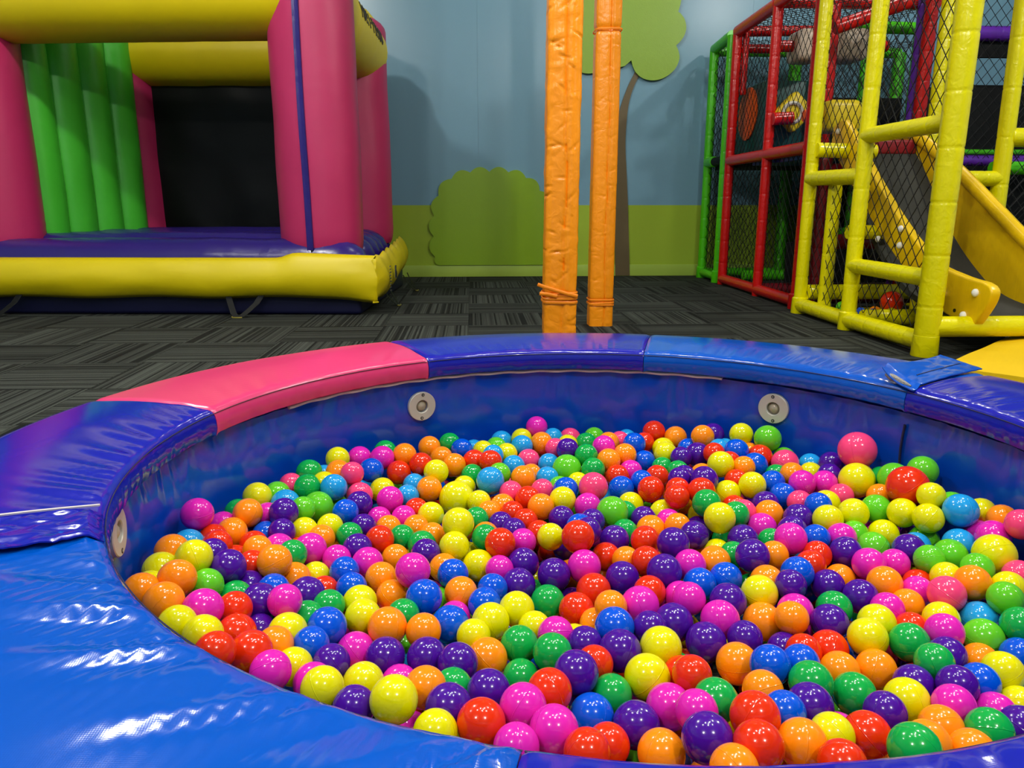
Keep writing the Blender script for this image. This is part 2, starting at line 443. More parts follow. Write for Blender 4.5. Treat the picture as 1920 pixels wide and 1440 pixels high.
# padded rim: one cushion per colour
prof = [(0.05, -0.056), (0.012, -0.055), (0.001, -0.050), (-0.003, -0.035), (-0.003, -0.020), (0.0, -0.010), (0.004, -0.003), (0.010, 0.0), (0.020, 0.002)]
prof += [(0.03 + 0.235 * k / 16, 0.003 + 0.006 * math.sin(PI * k / 16)) for k in range(17)]
prof += [(0.275, 0.001), (0.284, -0.004), (0.29, -0.014), (0.291, -0.03), (0.288, -0.046), (0.27, -0.056)]
def cushion(a0, a1, m, label, wrinkle, seam, skew=0.0):
    n = max(8, int((a1 - a0) * 3.2)); vs = []; fs = []; k = len(prof)
    a0 += 0.06; a1 -= 0.06
    root = thing('rim_cushion', ring(R((a0 + a1) / 2), PR + PW / 2, 0), 0, label, 'cushion', 'padded rim of the ball pit')
    ox, oy, oz = root.location
    for i in range(n + 1):
        a = R(a0 + (a1 - a0) * i / n)
        e = min(i, n - i)
        end = 0.0 if e > 2 else (0.004, 0.0015, 0.0004)[e]
        for d, z in prof:
            w = 0.0
            if 0.0 <= d <= 0.28 and z > -0.012:
                fall = math.exp(-((d - 0.045) / 0.062) ** 2) * (1 if d > 0.012 else 0.4)
                s = a * 180 / PI + d * skew
                w = wrinkle * fall * (0.0042 * noise.noise(Vector((s * 0.55, d * 2.2, 3.3))) + 0.0020 * noise.noise(Vector((s * 1.3, d * 3, 9.1))))
                w += 0.0009 * noise.noise(Vector((s * 0.12, d * 6, 5)))
            elif z <= -0.012 and d < 0.02:
                w = 0.0; d = d + 0.0022 * noise.noise(Vector((a * 40, z * 30, 1))) * (0.4 + 0.5 * wrinkle)
            p = ring(a, PR + d, PZ + z - end + w)
            vs.append((p[0] - ox, p[1] - oy, p[2] - oz))
    for i in range(n):
        for q in range(k - 1):
            fs.append((i * k + q, i * k + q + 1, (i + 1) * k + q + 1, (i + 1) * k + q))
        fs.append((i * k + k - 1, i * k, (i + 1) * k, (i + 1) * k + k - 1))
    fs.append(tuple(range(k))); fs.append(tuple(n * k + q for q in range(k - 1, -1, -1)))
    build('cover', vs, fs, m, root, True, 40)
    b = MB()
    b.tube([(lambda p: (p[0] - ox, p[1] - oy, p[2] - oz))(ring(R(a0 + (a1 - a0) * i / (n // 2)), PR - 0.0008, PZ - 0.0085)) for i in range(n // 2 + 1)], 0.0009, 5)
    b.build('piping', seam, root)
    return root
cushion(-154.5, -105.0, M_BRIGHT, 'bright blue rim cushion with shiny wrinkles beside the short royal blue cover strip', 2.1, M_SEAM, 60)
c_front = cushion(-105.0, 25.5 - 65, M_ROYAL, 'royal blue rim cushion next to the wrinkled bright blue one, across from the orange posts', 0.5, M_SEAM, 30)
cushion(-39.5, 0.5, M_PINKV, 'pink rim cushion beside the yellow landing mat', 0.5, M_SEAMP)
c_right = cushion(0.5, 24.0, M_ROYAL, 'royal blue rim cushion beside the lifted bright blue flap', 0.6, M_SEAM)
c_far = cushion(24.0, 73.2, M_BRIGHT, 'bright blue rim cushion with a lifted flap at its end', 0.55, M_SEAM)
cushion(73.2, 117.0, M_ROYAL, 'royal blue rim cushion in front of the orange posts', 0.35, M_SEAM)
cushion(117.0, 163.5, M_PINKV, 'pink rim cushion facing the bouncy castle', 0.55, M_SEAMP, 50)
c_left = cushion(163.5, 205.5, M_ROYAL, 'royal blue rim cushion between the pink one and the wrinkled bright blue one', 0.8, M_SEAM, 40)

def sheet(name, m, parent, f, nu, nv, thick):
    """thin cover sheet with real thickness; f(u,v)->point"""
    ox, oy, oz = parent.location; vs = []; fs = []
    for s in (0, 1):
        for i in range(nu + 1):
            for j in range(nv + 1):
                p = f(i / nu, j / nv); vs.append((p[0] - ox, p[1] - oy, p[2] - oz - s * thick))
    q = (nu + 1) * (nv + 1); w = nv + 1
    for i in range(nu):
        for j in range(nv):
            a = i * w + j; fs.append((a, a + 1, a + w + 1, a + w)); fs.append((q + a, q + a + w, q + a + w + 1, q + a + 1))
    for i in range(nu):
        a = i * w; fs.append((a, a + w, q + a + w, q + a)); a += nv; fs.append((a, q + a, q + a + w, a + w))
    for j in range(nv):
        a = j; fs.append((a, q + a, q + a + 1, a + 1)); a = nu * w + j; fs.append((a, a + 1, q + a + 1, q + a))
    return build(name, vs, fs, m, parent, True, 50)
# royal blue strip lapped over the joint on the left
def fl(u, v):
    a = R(-158.0 + 6.6 * u); d = 0.002 + 0.285 * v
    z = 0.0095 + 0.006 * math.sin(PI * v) + 0.0035 * noise.noise(Vector((u * 5, v * 9, 2))) + 0.002 * noise.noise(Vector((u * 9, v * 30, 4)))
    if v < 0.05: z -= 0.012 * (1 - v / 0.05)
    return ring(a, PR + d, PZ + z)
sheet('cover_strip', M_ROYAL, c_left, fl, 24, 40, 0.002)
def fs_(u, v):
    a = R(-158.25 + 0.28 * u); d = 0.004 + 0.28 * v
    return ring(a, PR + d, PZ + 0.0125 + 0.006 * math.sin(PI * v))
sheet('binding_tape', M_WHITE, c_left, fs_, 4, 24, 0.002)
# bright blue lifted flap on the right
def fr(u, v):
    a = R(22.6 + 2.6 * v + (6.0 - 0.5 * v) * u); d = -0.004 + 0.302 * v
    lift = (0.009 if v > .04 else 0.0) + 0.026 * u ** 3 * (1 - v) ** 2 + 0.016 * u * v * v + 0.010 * u * (1 - v) + 0.005 * math.sin(PI * v)
    return ring(a, PR + d, PZ + lift + 0.0015 * noise.noise(Vector((u * 5, v * 9, 12))))
sheet('flap', M_BRIGHT, c_far, fr, 20, 26, 0.0025)
b = MB(); o_ = c_far.location
pts = [Vector(fr(0.42, 0.22 + 0.7 * k / 10)) + Vector((0, 0, .0008)) - o_ for k in range(11)]
b.tube(pts, 0.0011, 5); b.build('stitch_line', M_SEAM, c_far)
b = MB(); b.tube([Vector(ring(R(23.8 + 4.6 * k / 8), PR + 0.008, PZ + 0.004 + 0.014 * k / 8)) - o_ for k in range(9)], [0.002, .004, .005, .006, .007, .008, .008, .006, .003], 7)
b.build('foam_edge', M_FOAM, c_far)

# pit lights
def pit_light(phid, z, tiltz, label):
    ph = R(phid)
    o = thing('pit_light', ring(ph, PR + 0.016, z), ph - PI / 2, label, 'light', 'round lights in the pit wall')
    # local: +Y points outward, face towards -Y
    def disc(r, y0, y1, bev, n=40):
        vs = []; fs = []
        rings = [(r, y1), (r, y0 + bev), (r - bev, y0)]
        for rr, y in rings:
            vs += [(rr * math.cos(2 * PI * k / n), y, rr * math.sin(2 * PI * k / n)) for k in range(n)]
        return vs, fs, n, len(rings)
    # annular plate
    n = 44; rings = [(0.0385, 0.008), (0.0385, -0.001), (0.0372, -0.0025), (0.0178, -0.0025), (0.0165, -0.001), (0.0160, 0.012)]
    vs = []; fs = []
    for rr, y in rings: vs += [(rr * math.cos(2 * PI * k / n), y, rr * math.sin(2 * PI * k / n)) for k in range(n)]
    for i in range(len(rings) - 1):
        for k in range(n):
            l = (k + 1) % n; fs.append((i * n + k, i * n + l, (i + 1) * n + l, (i + 1) * n + k))
    build('plate', vs, fs, M_STEEL, o, True, 30)
    vs = []; fs = []
    lens = [(0.0158, 0.010), (0.0158, 0.006), (0.0135, 0.003), (0.0125, 0.005), (0.011, 0.002), (0.006, -0.001), (0.0, -0.002)]
    for rr, y in lens: vs += [(max(rr, 1e-5) * math.cos(2 * PI * k / n), y, max(rr, 1e-5) * math.sin(2 * PI * k / n)) for k in range(n)]
    for i in range(len(lens) - 1):
        for k in range(n):
            l = (k + 1) % n; fs.append((i * n + k, i * n + l, (i + 1) * n + l, (i + 1) * n + k))
    build('lens', vs, fs, M_LENS, o, True, 50)
    for s in (1, -1):
        cx, cz = 0.006 * s * tiltz, 0.031 * s
        b = MB(); b.tube([(cx, 0.001, cz), (cx, -0.0032, cz)], 0.0042, 14)
        sc = b.build('screw', M_DARK, o)
        b = MB(); b.box((cx - .0022, -0.0036, cz - .0006), (cx + .0022, -0.0030, cz + .0006))
        b.box((cx - .0006, -0.0036, cz - .0022), (cx + .0006, -0.0030, cz + .0022)); b.build('slot', M_STEEL, sc)
    return o
pit_light(118.0, 0.275, 0.4, 'round steel pit light below the joint of pink and royal blue cushions')
pit_light(48.1, 0.286, -0.4, 'round steel pit light below the bright blue cushion')
pit_light(-169.8, 0.312, 0.3, 'round steel pit light below the royal blue cushion with the white binding tape')

# ------------------------------------------------------------------ balls
BALLS = [
 ('G',0.496,0.715,0.193,0.0294),('R',0.486,0.793,0.150,0.0295),('O',0.385,0.756,0.172,0.0295),('P',0.269,0.754,0.186,0.0302),
 ('Y',0.575,0.859,0.148,0.0298),('R',0.339,0.789,0.186,0.0304),('R',0.322,0.733,0.190,0.0294),('Y',0.239,0.928,0.148,0.0322),
 ('P',0.204,0.836,0.143,0.0304),('G',0.632,0.778,0.162,0.0279),('M',0.255,0.868,0.144,0.0307),('O',0.223,0.781,0.145,0.0291),
 ('P',0.434,0.842,0.158,0.0299),('R',0.004,0.799,0.182,0.0301),('M',0.091,0.781,0.183,0.0299),('Y',0.916,1.185,0.191,0.0360),
 ('G',0.525,0.899,0.131,0.0297),('B',0.150,0.862,0.138,0.0300),('O',0.586,0.742,0.163,0.0270),('O',0.388,0.982,0.128,0.0312),
 ('Y',-0.104,0.829,0.197,0.0302),('M',0.057,0.829,0.180,0.0301),('L',0.785,1.010,0.140,0.0300),('Y',0.749,0.916,0.146,0.0286),
 ('G',0.459,0.895,0.154,0.0299),('P',0.136,0.914,0.168,0.0311),('P',-0.037,0.840,0.176,0.0298),('M',0.689,0.843,0.136,0.0270),
 ('O',0.581,0.794,0.157,0.0270),('P',0.213,0.994,0.148,0.0316),('O',0.589,0.960,0.126,0.0293),('G',0.310,0.848,0.166,0.0293),
 ('P',0.356,1.034,0.132,0.0314),('P',0.015,0.895,0.157,0.0298),('R',0.095,0.872,0.171,0.0298),('Y',0.275,0.996,0.150,0.0312),
 ('G',0.661,1.000,0.143,0.0296),('O',0.473,1.104,0.122,0.0317),('O',0.015,1.012,0.130,0.0308),('R',0.894,1.428,0.225,0.0424),
 ('Y',0.602,1.013,0.145,0.0300),('Y',-0.160,0.945,0.141,0.0292),('P',0.318,1.084,0.137,0.0316),('R',-0.310,0.942,0.197,0.0298),
 ('M',0.394,1.084,0.140,0.0315),('C',0.813,1.061,0.140,0.0294),('G',0.836,1.003,0.164,0.0287),('P',0.610,0.901,0.141,0.0276),
 ('M',0.620,0.830,0.160,0.0270),('O',0.532,0.956,0.128,0.0286),('R',0.544,1.016,0.125,0.0295),('B',0.216,1.055,0.150,0.0313),
 ('P',0.652,0.872,0.159,0.0270),('P',-0.137,1.014,0.136,0.0298),('O',-0.140,1.074,0.150,0.0309),('M',0.273,1.130,0.143,0.0319),
 ('P',-0.028,0.975,0.148,0.0296),('P',-0.075,1.009,0.137,0.0298),('M',-0.186,1.045,0.127,0.0298),('B',-0.232,1.067,0.157,0.0307),
 ('P',0.568,1.067,0.139,0.0299),('Y',0.640,1.057,0.143,0.0295),('B',0.417,0.934,0.157,0.0287),('O',0.534,0.749,0.172,0.0270),
 ('Y',0.023,1.114,0.130,0.0311),('B',-0.043,1.107,0.131,0.0309),('P',-0.346,1.115,0.175,0.0309),('R',-0.353,1.015,0.181,0.0295),
 ('Y',-0.286,1.043,0.164,0.0299),('Y',-0.200,0.870,0.188,0.0280),('K',0.775,1.094,0.169,0.0298),('M',0.716,1.003,0.157,0.0283),
 ('O',0.389,0.887,0.150,0.0276),('R',0.174,1.181,0.107,0.0311),('G',0.112,0.995,0.147,0.0294),('O',-0.069,0.887,0.172,0.0281),
 ('M',0.044,0.750,0.187,0.0270),('G',0.185,0.906,0.138,0.0279),('M',-0.402,1.027,0.216,0.0299),('P',-0.289,1.188,0.146,0.0313),
 ('Y',0.487,1.159,0.143,0.0311),('P',0.425,1.138,0.141,0.0309),('G',0.603,1.124,0.130,0.0298),('Y',-0.042,1.644,0.130,0.0415),
 ('G',0.066,1.046,0.130,0.0294),('O',-0.457,1.027,0.229,0.0296),('M',0.531,1.112,0.134,0.0297),('P',0.692,0.956,0.149,0.0270),
 ('O',0.752,0.967,0.129,0.0270),('B',-0.089,1.174,0.143,0.0312),('Y',-0.051,0.786,0.182,0.0270),('P',0.660,1.147,0.138,0.0296),
 ('O',0.829,1.111,0.179,0.0292),('R',0.211,1.228,0.118,0.0314),('M',-0.273,0.900,0.195,0.0273),('Y',0.850,1.548,0.194,0.0391),
 ('Y',0.743,1.053,0.148,0.0279),('O',0.713,1.169,0.150,0.0297),('P',0.337,1.224,0.154,0.0316),('P',0.077,1.253,0.119,0.0313),
 ('Y',-0.185,1.122,0.140,0.0296),('G',0.127,1.219,0.103,0.0305),('Y',0.068,1.154,0.128,0.0302),('Y',-0.374,0.945,0.223,0.0279),
 ('K',0.874,1.604,0.245,0.0424),('L',0.868,1.231,0.168,0.0302),('M',0.124,1.060,0.136,0.0288),('G',0.064,0.981,0.117,0.0271),
 ('O',-0.464,1.098,0.229,0.0297),('O',-0.322,1.240,0.148,0.0306),('C',0.930,1.308,0.222,0.0320),('M',0.950,1.239,0.199,0.0304),
 ('P',0.511,1.262,0.161,0.0316),('M',-0.111,1.226,0.167,0.0312),('Y',-0.517,1.166,0.210,0.0296),('Y',-0.257,0.953,0.165,0.0270),
 ('L',0.768,1.312,0.147,0.0307),('M',0.714,1.226,0.157,0.0298),('O',0.520,1.209,0.137,0.0298),('M',0.202,1.286,0.136,0.0313),
 ('P',0.267,1.249,0.130,0.0306),('Y',-0.198,1.178,0.135,0.0293),('P',0.144,1.272,0.128,0.0307),('Y',-0.463,1.169,0.229,0.0301),
 ('M',-0.222,0.914,0.166,0.0270),('P',-0.208,0.970,0.158,0.0270),('C',0.910,1.271,0.170,0.0296),('P',0.624,1.192,0.135,0.0289),
 ('Y',0.879,1.093,0.178,0.0270),('R',0.409,0.707,0.184,0.0270),('L',0.296,1.514,0.145,0.0344),('Y',0.005,1.339,0.116,0.0308),
 ('O',-0.027,1.213,0.128,0.0294),('O',-0.083,1.064,0.147,0.0278),('M',-0.313,1.339,0.158,0.0310),('P',-0.413,1.181,0.205,0.0295),
 ('O',-0.347,1.218,0.194,0.0300),('P',0.811,1.267,0.164,0.0294),('M',0.605,1.316,0.168,0.0309),('B',0.397,1.206,0.137,0.0294),
 ('R',0.294,0.901,0.168,0.0270),('R',0.196,1.335,0.173,0.0321),('Y',-0.035,1.431,0.163,0.0327),('P',0.377,1.317,0.163,0.0312),
 ('P',0.091,1.331,0.122,0.0305),('B',0.014,1.172,0.129,0.0286),('L',0.909,1.505,0.214,0.0337),('P',0.698,1.281,0.155,0.0295),
 ('O',0.448,1.284,0.140,0.0300),('B',0.573,1.207,0.154,0.0289),('B',0.451,1.227,0.136,0.0291),('O',0.725,1.116,0.138,0.0270),
 ('G',0.652,0.925,0.159,0.0270),('O',0.281,0.696,0.192,0.0270),('M',-0.204,1.321,0.136,0.0298),('R',0.161,0.800,0.144,0.0270),
 ('R',0.124,0.736,0.188,0.0270),('O',-0.520,1.223,0.216,0.0291),('L',-0.337,1.536,0.162,0.0329),('L',0.835,1.432,0.174,0.0312),
 ('Y',0.819,1.368,0.148,0.0297),('M',0.395,1.263,0.145,0.0295),('O',0.669,1.238,0.122,0.0280),('Y',0.818,1.161,0.162,0.0270),
 ('Y',0.492,1.397,0.178,0.0317),('O',0.368,1.456,0.128,0.0312),('O',-0.173,1.269,0.132,0.0288),('R',0.301,1.181,0.139,0.0281),
 ('P',0.165,1.025,0.141,0.0270),('P',-0.156,0.842,0.179,0.0270),('G',-0.393,1.143,0.170,0.0271),('Y',0.778,1.415,0.174,0.0307),
 ('L',0.887,1.341,0.147,0.0287),('P',0.528,1.358,0.148,0.0301),('M',0.354,1.126,0.155,0.0277),('M',0.763,1.151,0.142,0.0270),
 ('L',0.865,1.153,0.182,0.0270),('K',0.920,1.125,0.181,0.0270),('O',0.504,1.066,0.150,0.0270),('P',0.485,1.040,0.111,0.0270),
 ('P',0.283,1.414,0.127,0.0305),('R',0.048,1.362,0.150,0.0304),('M',0.588,1.416,0.146,0.0304),('R',0.317,1.279,0.146,0.0291),
 ('O',-0.149,1.220,0.123,0.0277),('C',-0.514,1.279,0.200,0.0288),('M',-0.371,1.335,0.162,0.0293),('P',-0.386,1.194,0.161,0.0275),
 ('Y',0.713,1.391,0.172,0.0301),('L',0.844,1.053,0.182,0.0270),('P',0.528,0.829,0.154,0.0270),('Y',0.434,0.781,0.162,0.0270),
 ('L',0.228,1.766,0.153,0.0366),('Y',-0.042,1.374,0.140,0.0299),('B',-0.042,1.267,0.136,0.0285),('M',-0.037,1.160,0.113,0.0270),
 ('O',-0.468,1.375,0.179,0.0295),('L',-0.432,1.129,0.200,0.0270),('R',-0.370,1.067,0.192,0.0270),('R',0.790,1.194,0.132,0.0270),
 ('K',0.269,1.608,0.167,0.0333),('Y',0.417,1.546,0.125,0.0313),('B',-0.220,1.229,0.135,0.0274),('Y',0.859,1.378,0.189,0.0295),
 ('Y',0.879,1.325,0.200,0.0289),('L',0.951,1.366,0.206,0.0294),('P',0.668,1.427,0.160,0.0300),('M',0.716,1.336,0.158,0.0288),
 ('P',0.416,1.031,0.139,0.0270),('M',-0.513,1.332,0.237,0.0297),('P',-0.097,1.357,0.135,0.0288),('P',-0.230,1.372,0.142,0.0289),
 ('R',0.257,1.364,0.115,0.0287),('C',-0.401,1.521,0.176,0.0309),('L',0.947,1.468,0.244,0.0314),('O',0.621,1.463,0.155,0.0301),
 ('P',0.636,1.379,0.156,0.0290),('P',0.439,1.387,0.146,0.0293),('C',0.036,1.669,0.163,0.0328),('R',0.335,1.367,0.147,0.0289),
 ('R',-0.192,1.414,0.139,0.0290),('G',-0.108,1.412,0.127,0.0289),('R',0.169,0.958,0.151,0.0270),('P',-0.384,1.439,0.191,0.0297),
 ('R',-0.343,0.901,0.225,0.0270),('K',0.752,1.704,0.181,0.0329),('R',0.692,1.046,0.136,0.0270),('G',0.491,1.480,0.175,0.0304),
 ('G',-0.120,1.126,0.139,0.0270),('O',-0.061,1.317,0.124,0.0273),('B',-0.244,1.008,0.164,0.0270),('Y',-0.459,1.523,0.193,0.0302),
 ('O',-0.451,1.427,0.197,0.0290),('K',0.973,1.206,0.238,0.0270),('C',0.848,1.304,0.152,0.0270),('R',0.645,1.285,0.148,0.0270),
 ('R',0.405,1.620,0.153,0.0308),('O',-0.158,1.377,0.117,0.0271),('R',-0.443,1.305,0.157,0.0270),('P',0.520,1.595,0.184,0.0312),
 ('R',0.497,1.539,0.179,0.0305),('Y',0.754,1.485,0.167,0.0289),('L',0.817,1.212,0.170,0.0270),('P',0.635,1.519,0.153,0.0293),
 ('R',0.614,1.243,0.150,0.0270),('M',0.678,1.095,0.144,0.0270),('P',0.685,0.793,0.153,0.0270),('B',0.387,0.814,0.171,0.0270),
 ('Y',0.740,0.865,0.128,0.0270),('M',0.249,1.556,0.142,0.0298),('G',-0.034,0.920,0.147,0.0270),('L',0.738,1.786,0.217,0.0339),
 ('Y',0.622,1.569,0.179,0.0303),('M',-0.190,1.598,0.150,0.0298),('O',0.144,1.546,0.147,0.0296),('Y',0.356,1.607,0.122,0.0295),
 ('Y',-0.097,1.553,0.130,0.0291),('Y',-0.344,1.429,0.155,0.0278),('Y',0.570,1.578,0.157,0.0298),('B',0.684,1.547,0.161,0.0292),
 ('B',0.663,1.332,0.160,0.0270),('Y',0.195,1.574,0.151,0.0298),('Y',0.579,1.662,0.196,0.0312),('B',0.344,1.660,0.141,0.0300),
 ('K',-0.258,1.606,0.158,0.0295),('P',-0.251,1.550,0.160,0.0289),('P',0.365,1.514,0.127,0.0282),('B',0.214,1.436,0.147,0.0280),
 ('Y',0.151,1.404,0.142,0.0276),('B',-0.416,1.416,0.155,0.0270),('C',-0.310,1.583,0.187,0.0295),('L',-0.431,1.572,0.177,0.0291),
 ('B',0.674,1.695,0.180,0.0309),('M',0.732,1.560,0.185,0.0293),('B',0.717,1.446,0.179,0.0279),('Y',0.479,1.362,0.120,0.0270),
 ('O',0.116,1.712,0.152,0.0304),('B',0.209,1.630,0.152,0.0296),('O',-0.106,1.663,0.148,0.0296),('Y',-0.216,1.674,0.143,0.0294),
 ('R',0.119,1.601,0.144,0.0291),('O',0.062,1.596,0.129,0.0287),('P',0.185,1.508,0.135,0.0280),('O',-0.126,1.503,0.124,0.0274),
 ('G',-0.253,1.422,0.146,0.0270),('M',0.095,1.403,0.133,0.0270),('R',0.293,0.945,0.138,0.0270),('M',-0.262,1.326,0.143,0.0270),
 ('G',-0.380,1.665,0.193,0.0301),('G',-0.367,1.582,0.189,0.0292),('M',0.787,1.568,0.181,0.0287),('P',0.848,1.666,0.190,0.0298),
 ('G',0.538,1.432,0.169,0.0276),('B',-0.272,1.499,0.164,0.0275),('B',-0.240,1.278,0.142,0.0270),('B',0.029,1.224,0.129,0.0270),
 ('R',-0.422,1.353,0.163,0.0270),('M',-0.299,1.088,0.191,0.0270),('P',0.564,1.795,0.175,0.0311),('R',0.705,1.745,0.184,0.0305),
 ('B',0.682,1.602,0.171,0.0286),('Y',-0.092,1.714,0.171,0.0299),('R',-0.183,1.736,0.163,0.0295),('B',-0.245,1.713,0.178,0.0295),
 ('R',0.345,1.718,0.149,0.0293),('R',0.439,1.525,0.172,0.0278),('P',0.054,1.500,0.129,0.0270),('O',-0.183,1.489,0.131,0.0270),
 ('M',0.414,1.489,0.132,0.0270),('O',0.419,1.438,0.144,0.0270),('G',-0.151,1.448,0.127,0.0270),('O',0.021,1.460,0.124,0.0270),
 ('M',-0.112,0.966,0.124,0.0270),('M',0.353,1.174,0.132,0.0270),('P',0.271,1.053,0.148,0.0270),('R',-0.485,1.323,0.192,0.0270),
 ('R',-0.394,1.243,0.176,0.0270),('G',-0.245,1.152,0.145,0.0270),('O',-0.291,0.990,0.177,0.0270),('O',-0.316,1.677,0.188,0.0292),
 ('L',-0.357,1.485,0.178,0.0270),('M',-0.426,1.471,0.172,0.0270),('B',0.647,1.750,0.198,0.0304),('P',0.820,1.613,0.182,0.0282),
 ('Y',0.984,1.325,0.211,0.0270),('O',0.988,1.273,0.219,0.0270),('R',0.494,0.995,0.136,0.0270),('M',0.273,0.810,0.180,0.0270),
 ('B',0.699,0.893,0.147,0.0270),('B',0.805,0.958,0.142,0.0270),('C',0.098,1.809,0.146,0.0298),('C',-0.277,1.660,0.150,0.0282),
 ('Y',0.487,1.816,0.172,0.0301),('O',0.333,1.772,0.172,0.0298),('M',-0.225,1.767,0.190,0.0299),('M',-0.282,1.782,0.185,0.0298),
 ('O',-0.051,1.785,0.162,0.0296),('G',0.289,1.736,0.162,0.0292),('M',0.386,1.757,0.147,0.0290),('R',0.442,1.713,0.149,0.0286),
 ('Y',-0.026,1.710,0.132,0.0282),('M',-0.156,1.547,0.128,0.0270),('R',0.132,1.453,0.128,0.0270),('O',-0.303,1.395,0.154,0.0270),
 ('C',0.818,1.710,0.173,0.0284),('L',0.759,1.368,0.150,0.0270),('M',0.768,1.236,0.152,0.0270),('K',0.139,1.850,0.148,0.0297),
 ('G',0.280,1.793,0.178,0.0296),('O',0.381,1.808,0.173,0.0296),('O',-0.173,1.792,0.188,0.0296),('O',-0.085,1.853,0.158,0.0295),
 ('R',-0.131,1.755,0.176,0.0290),('R',-0.001,1.812,0.162,0.0294),('R',0.039,1.773,0.173,0.0293),('C',0.176,1.730,0.144,0.0283),
 ('C',-0.155,1.640,0.140,0.0270),('Y',0.009,1.602,0.138,0.0270),('K',0.083,1.644,0.143,0.0275),('R',-0.132,1.594,0.126,0.0270),
 ('M',-0.208,1.536,0.131,0.0270),('R',0.107,1.499,0.135,0.0270),('P',0.223,1.385,0.162,0.0270),('G',0.019,1.409,0.141,0.0270),
 ('P',0.079,1.454,0.134,0.0270),('M',-0.499,1.419,0.176,0.0270),('P',-0.377,1.388,0.172,0.0270),('O',-0.397,1.293,0.181,0.0270),
 ('Y',-0.513,1.111,0.208,0.0270),('Y',-0.327,1.737,0.200,0.0289),('Y',0.687,1.833,0.214,0.0303),('L',0.773,1.760,0.173,0.0286),
 ('O',0.545,1.690,0.160,0.0281),('O',0.732,1.616,0.186,0.0274),('O',0.866,1.478,0.184,0.0270),('B',0.469,0.950,0.148,0.0270),
 ('O',0.179,1.921,0.171,0.0303),('R',0.486,1.941,0.191,0.0309),('G',0.300,1.931,0.164,0.0299),('B',0.415,1.858,0.185,0.0297),
 ('O',0.538,1.912,0.184,0.0301),('Y',0.496,1.873,0.166,0.0293),('M',0.330,1.830,0.188,0.0296),('B',0.433,1.815,0.152,0.0285),
 ('O',-0.118,1.899,0.172,0.0296),('G',-0.006,1.759,0.144,0.0280),('L',0.059,1.723,0.159,0.0280),('P',0.472,1.625,0.176,0.0271),
 ('L',0.201,1.683,0.138,0.0270),('B',-0.339,1.170,0.167,0.0270),('Y',-0.297,1.454,0.152,0.0270),('O',0.587,1.835,0.210,0.0298),
 ('R',0.615,1.706,0.184,0.0281),('K',0.800,1.514,0.172,0.0270),('O',0.562,1.285,0.150,0.0270),('C',0.074,1.969,0.162,0.0296),
 ('K',0.264,1.985,0.162,0.0297),('P',0.237,1.829,0.183,0.0289),('C',0.125,1.902,0.170,0.0292),('G',-0.225,1.831,0.185,0.0286),
 ('Y',0.083,1.866,0.161,0.0287),('C',0.189,1.824,0.146,0.0280),('R',0.081,1.545,0.134,0.0270),('O',0.030,1.552,0.133,0.0270),
 ('O',-0.090,1.464,0.123,0.0270),('M',0.044,1.299,0.127,0.0270),('R',-0.461,1.272,0.203,0.0270),('K',-0.412,1.622,0.180,0.0270),
 ('P',0.627,1.875,0.203,0.0295),('B',0.557,1.853,0.170,0.0287),('G',0.715,1.661,0.166,0.0270),('O',0.891,1.606,0.184,0.0270),
 ('R',0.568,1.525,0.146,0.0270),('B',-0.033,1.875,0.172,0.0287),('M',0.171,1.983,0.197,0.0299),('G',-0.066,1.925,0.173,0.0287),
 ('O',0.220,1.111,0.153,0.0270),('P',-0.452,1.221,0.210,0.0270),('Y',-0.295,1.287,0.129,0.0270),('P',0.542,1.162,0.155,0.0270),
 ('L',0.330,1.981,0.165,0.0288),('O',0.352,1.882,0.182,0.0284),('G',0.468,1.767,0.152,0.0270),('K',0.157,1.654,0.143,0.0270),
 ('Y',0.094,1.104,0.123,0.0270),('O',0.199,1.131,0.110,0.0270),('R',-0.271,1.239,0.125,0.0270),('O',-0.502,1.059,0.231,0.0270),
 ('G',-0.271,1.107,0.151,0.0270),('P',-0.335,1.066,0.153,0.0270),('P',0.496,1.669,0.165,0.0270),('Y',0.128,1.958,0.172,0.0286),
 ('L',0.057,1.915,0.163,0.0280),('C',-0.002,1.950,0.146,0.0278),('G',-0.484,1.469,0.182,0.0270),('Y',0.797,1.660,0.170,0.0270),
 ('K',0.569,1.473,0.157,0.0270),('G',0.495,1.314,0.137,0.0270),('K',0.700,1.495,0.166,0.0270),('Y',0.248,1.913,0.168,0.0274),
 ('C',0.417,1.965,0.164,0.0277),('R',0.451,1.900,0.175,0.0273),('C',0.047,1.828,0.171,0.0270),('G',0.495,1.722,0.158,0.0270),
 ('P',0.514,1.767,0.178,0.0270),('Y',0.248,1.708,0.138,0.0270),('R',0.455,1.576,0.170,0.0270),('C',-0.144,1.702,0.144,0.0270),
 ('P',-0.232,1.470,0.143,0.0270),('G',0.002,1.507,0.138,0.0270),('G',0.314,1.461,0.123,0.0270),('Y',-0.005,1.065,0.135,0.0270),
 ('Y',-0.419,0.975,0.223,0.0270),('L',-0.308,1.596,0.136,0.0270),('M',0.961,1.292,0.180,0.0270),('O',0.140,1.773,0.138,0.0270),
 ('P',0.247,1.478,0.141,0.0270),('O',0.633,1.657,0.189,0.0270),('R',0.603,1.619,0.171,0.0270),('K',0.211,1.875,0.171,0.0270),
 ('Y',-0.177,1.846,0.173,0.0270),('K',-0.278,1.639,0.198,0.0270),('G',0.333,1.557,0.124,0.0270),('G',-0.334,1.288,0.173,0.0270),
 ('C',0.618,1.795,0.188,0.0270),('O',0.699,1.800,0.175,0.0270),('Y',0.903,1.362,0.231,0.0270),('C',0.214,1.963,0.172,0.0270),
 ('K',0.389,1.921,0.173,0.0270),('Y',0.022,1.874,0.168,0.0270),('O',0.288,1.322,0.128,0.0270),('P',-0.461,1.441,0.147,0.0270),
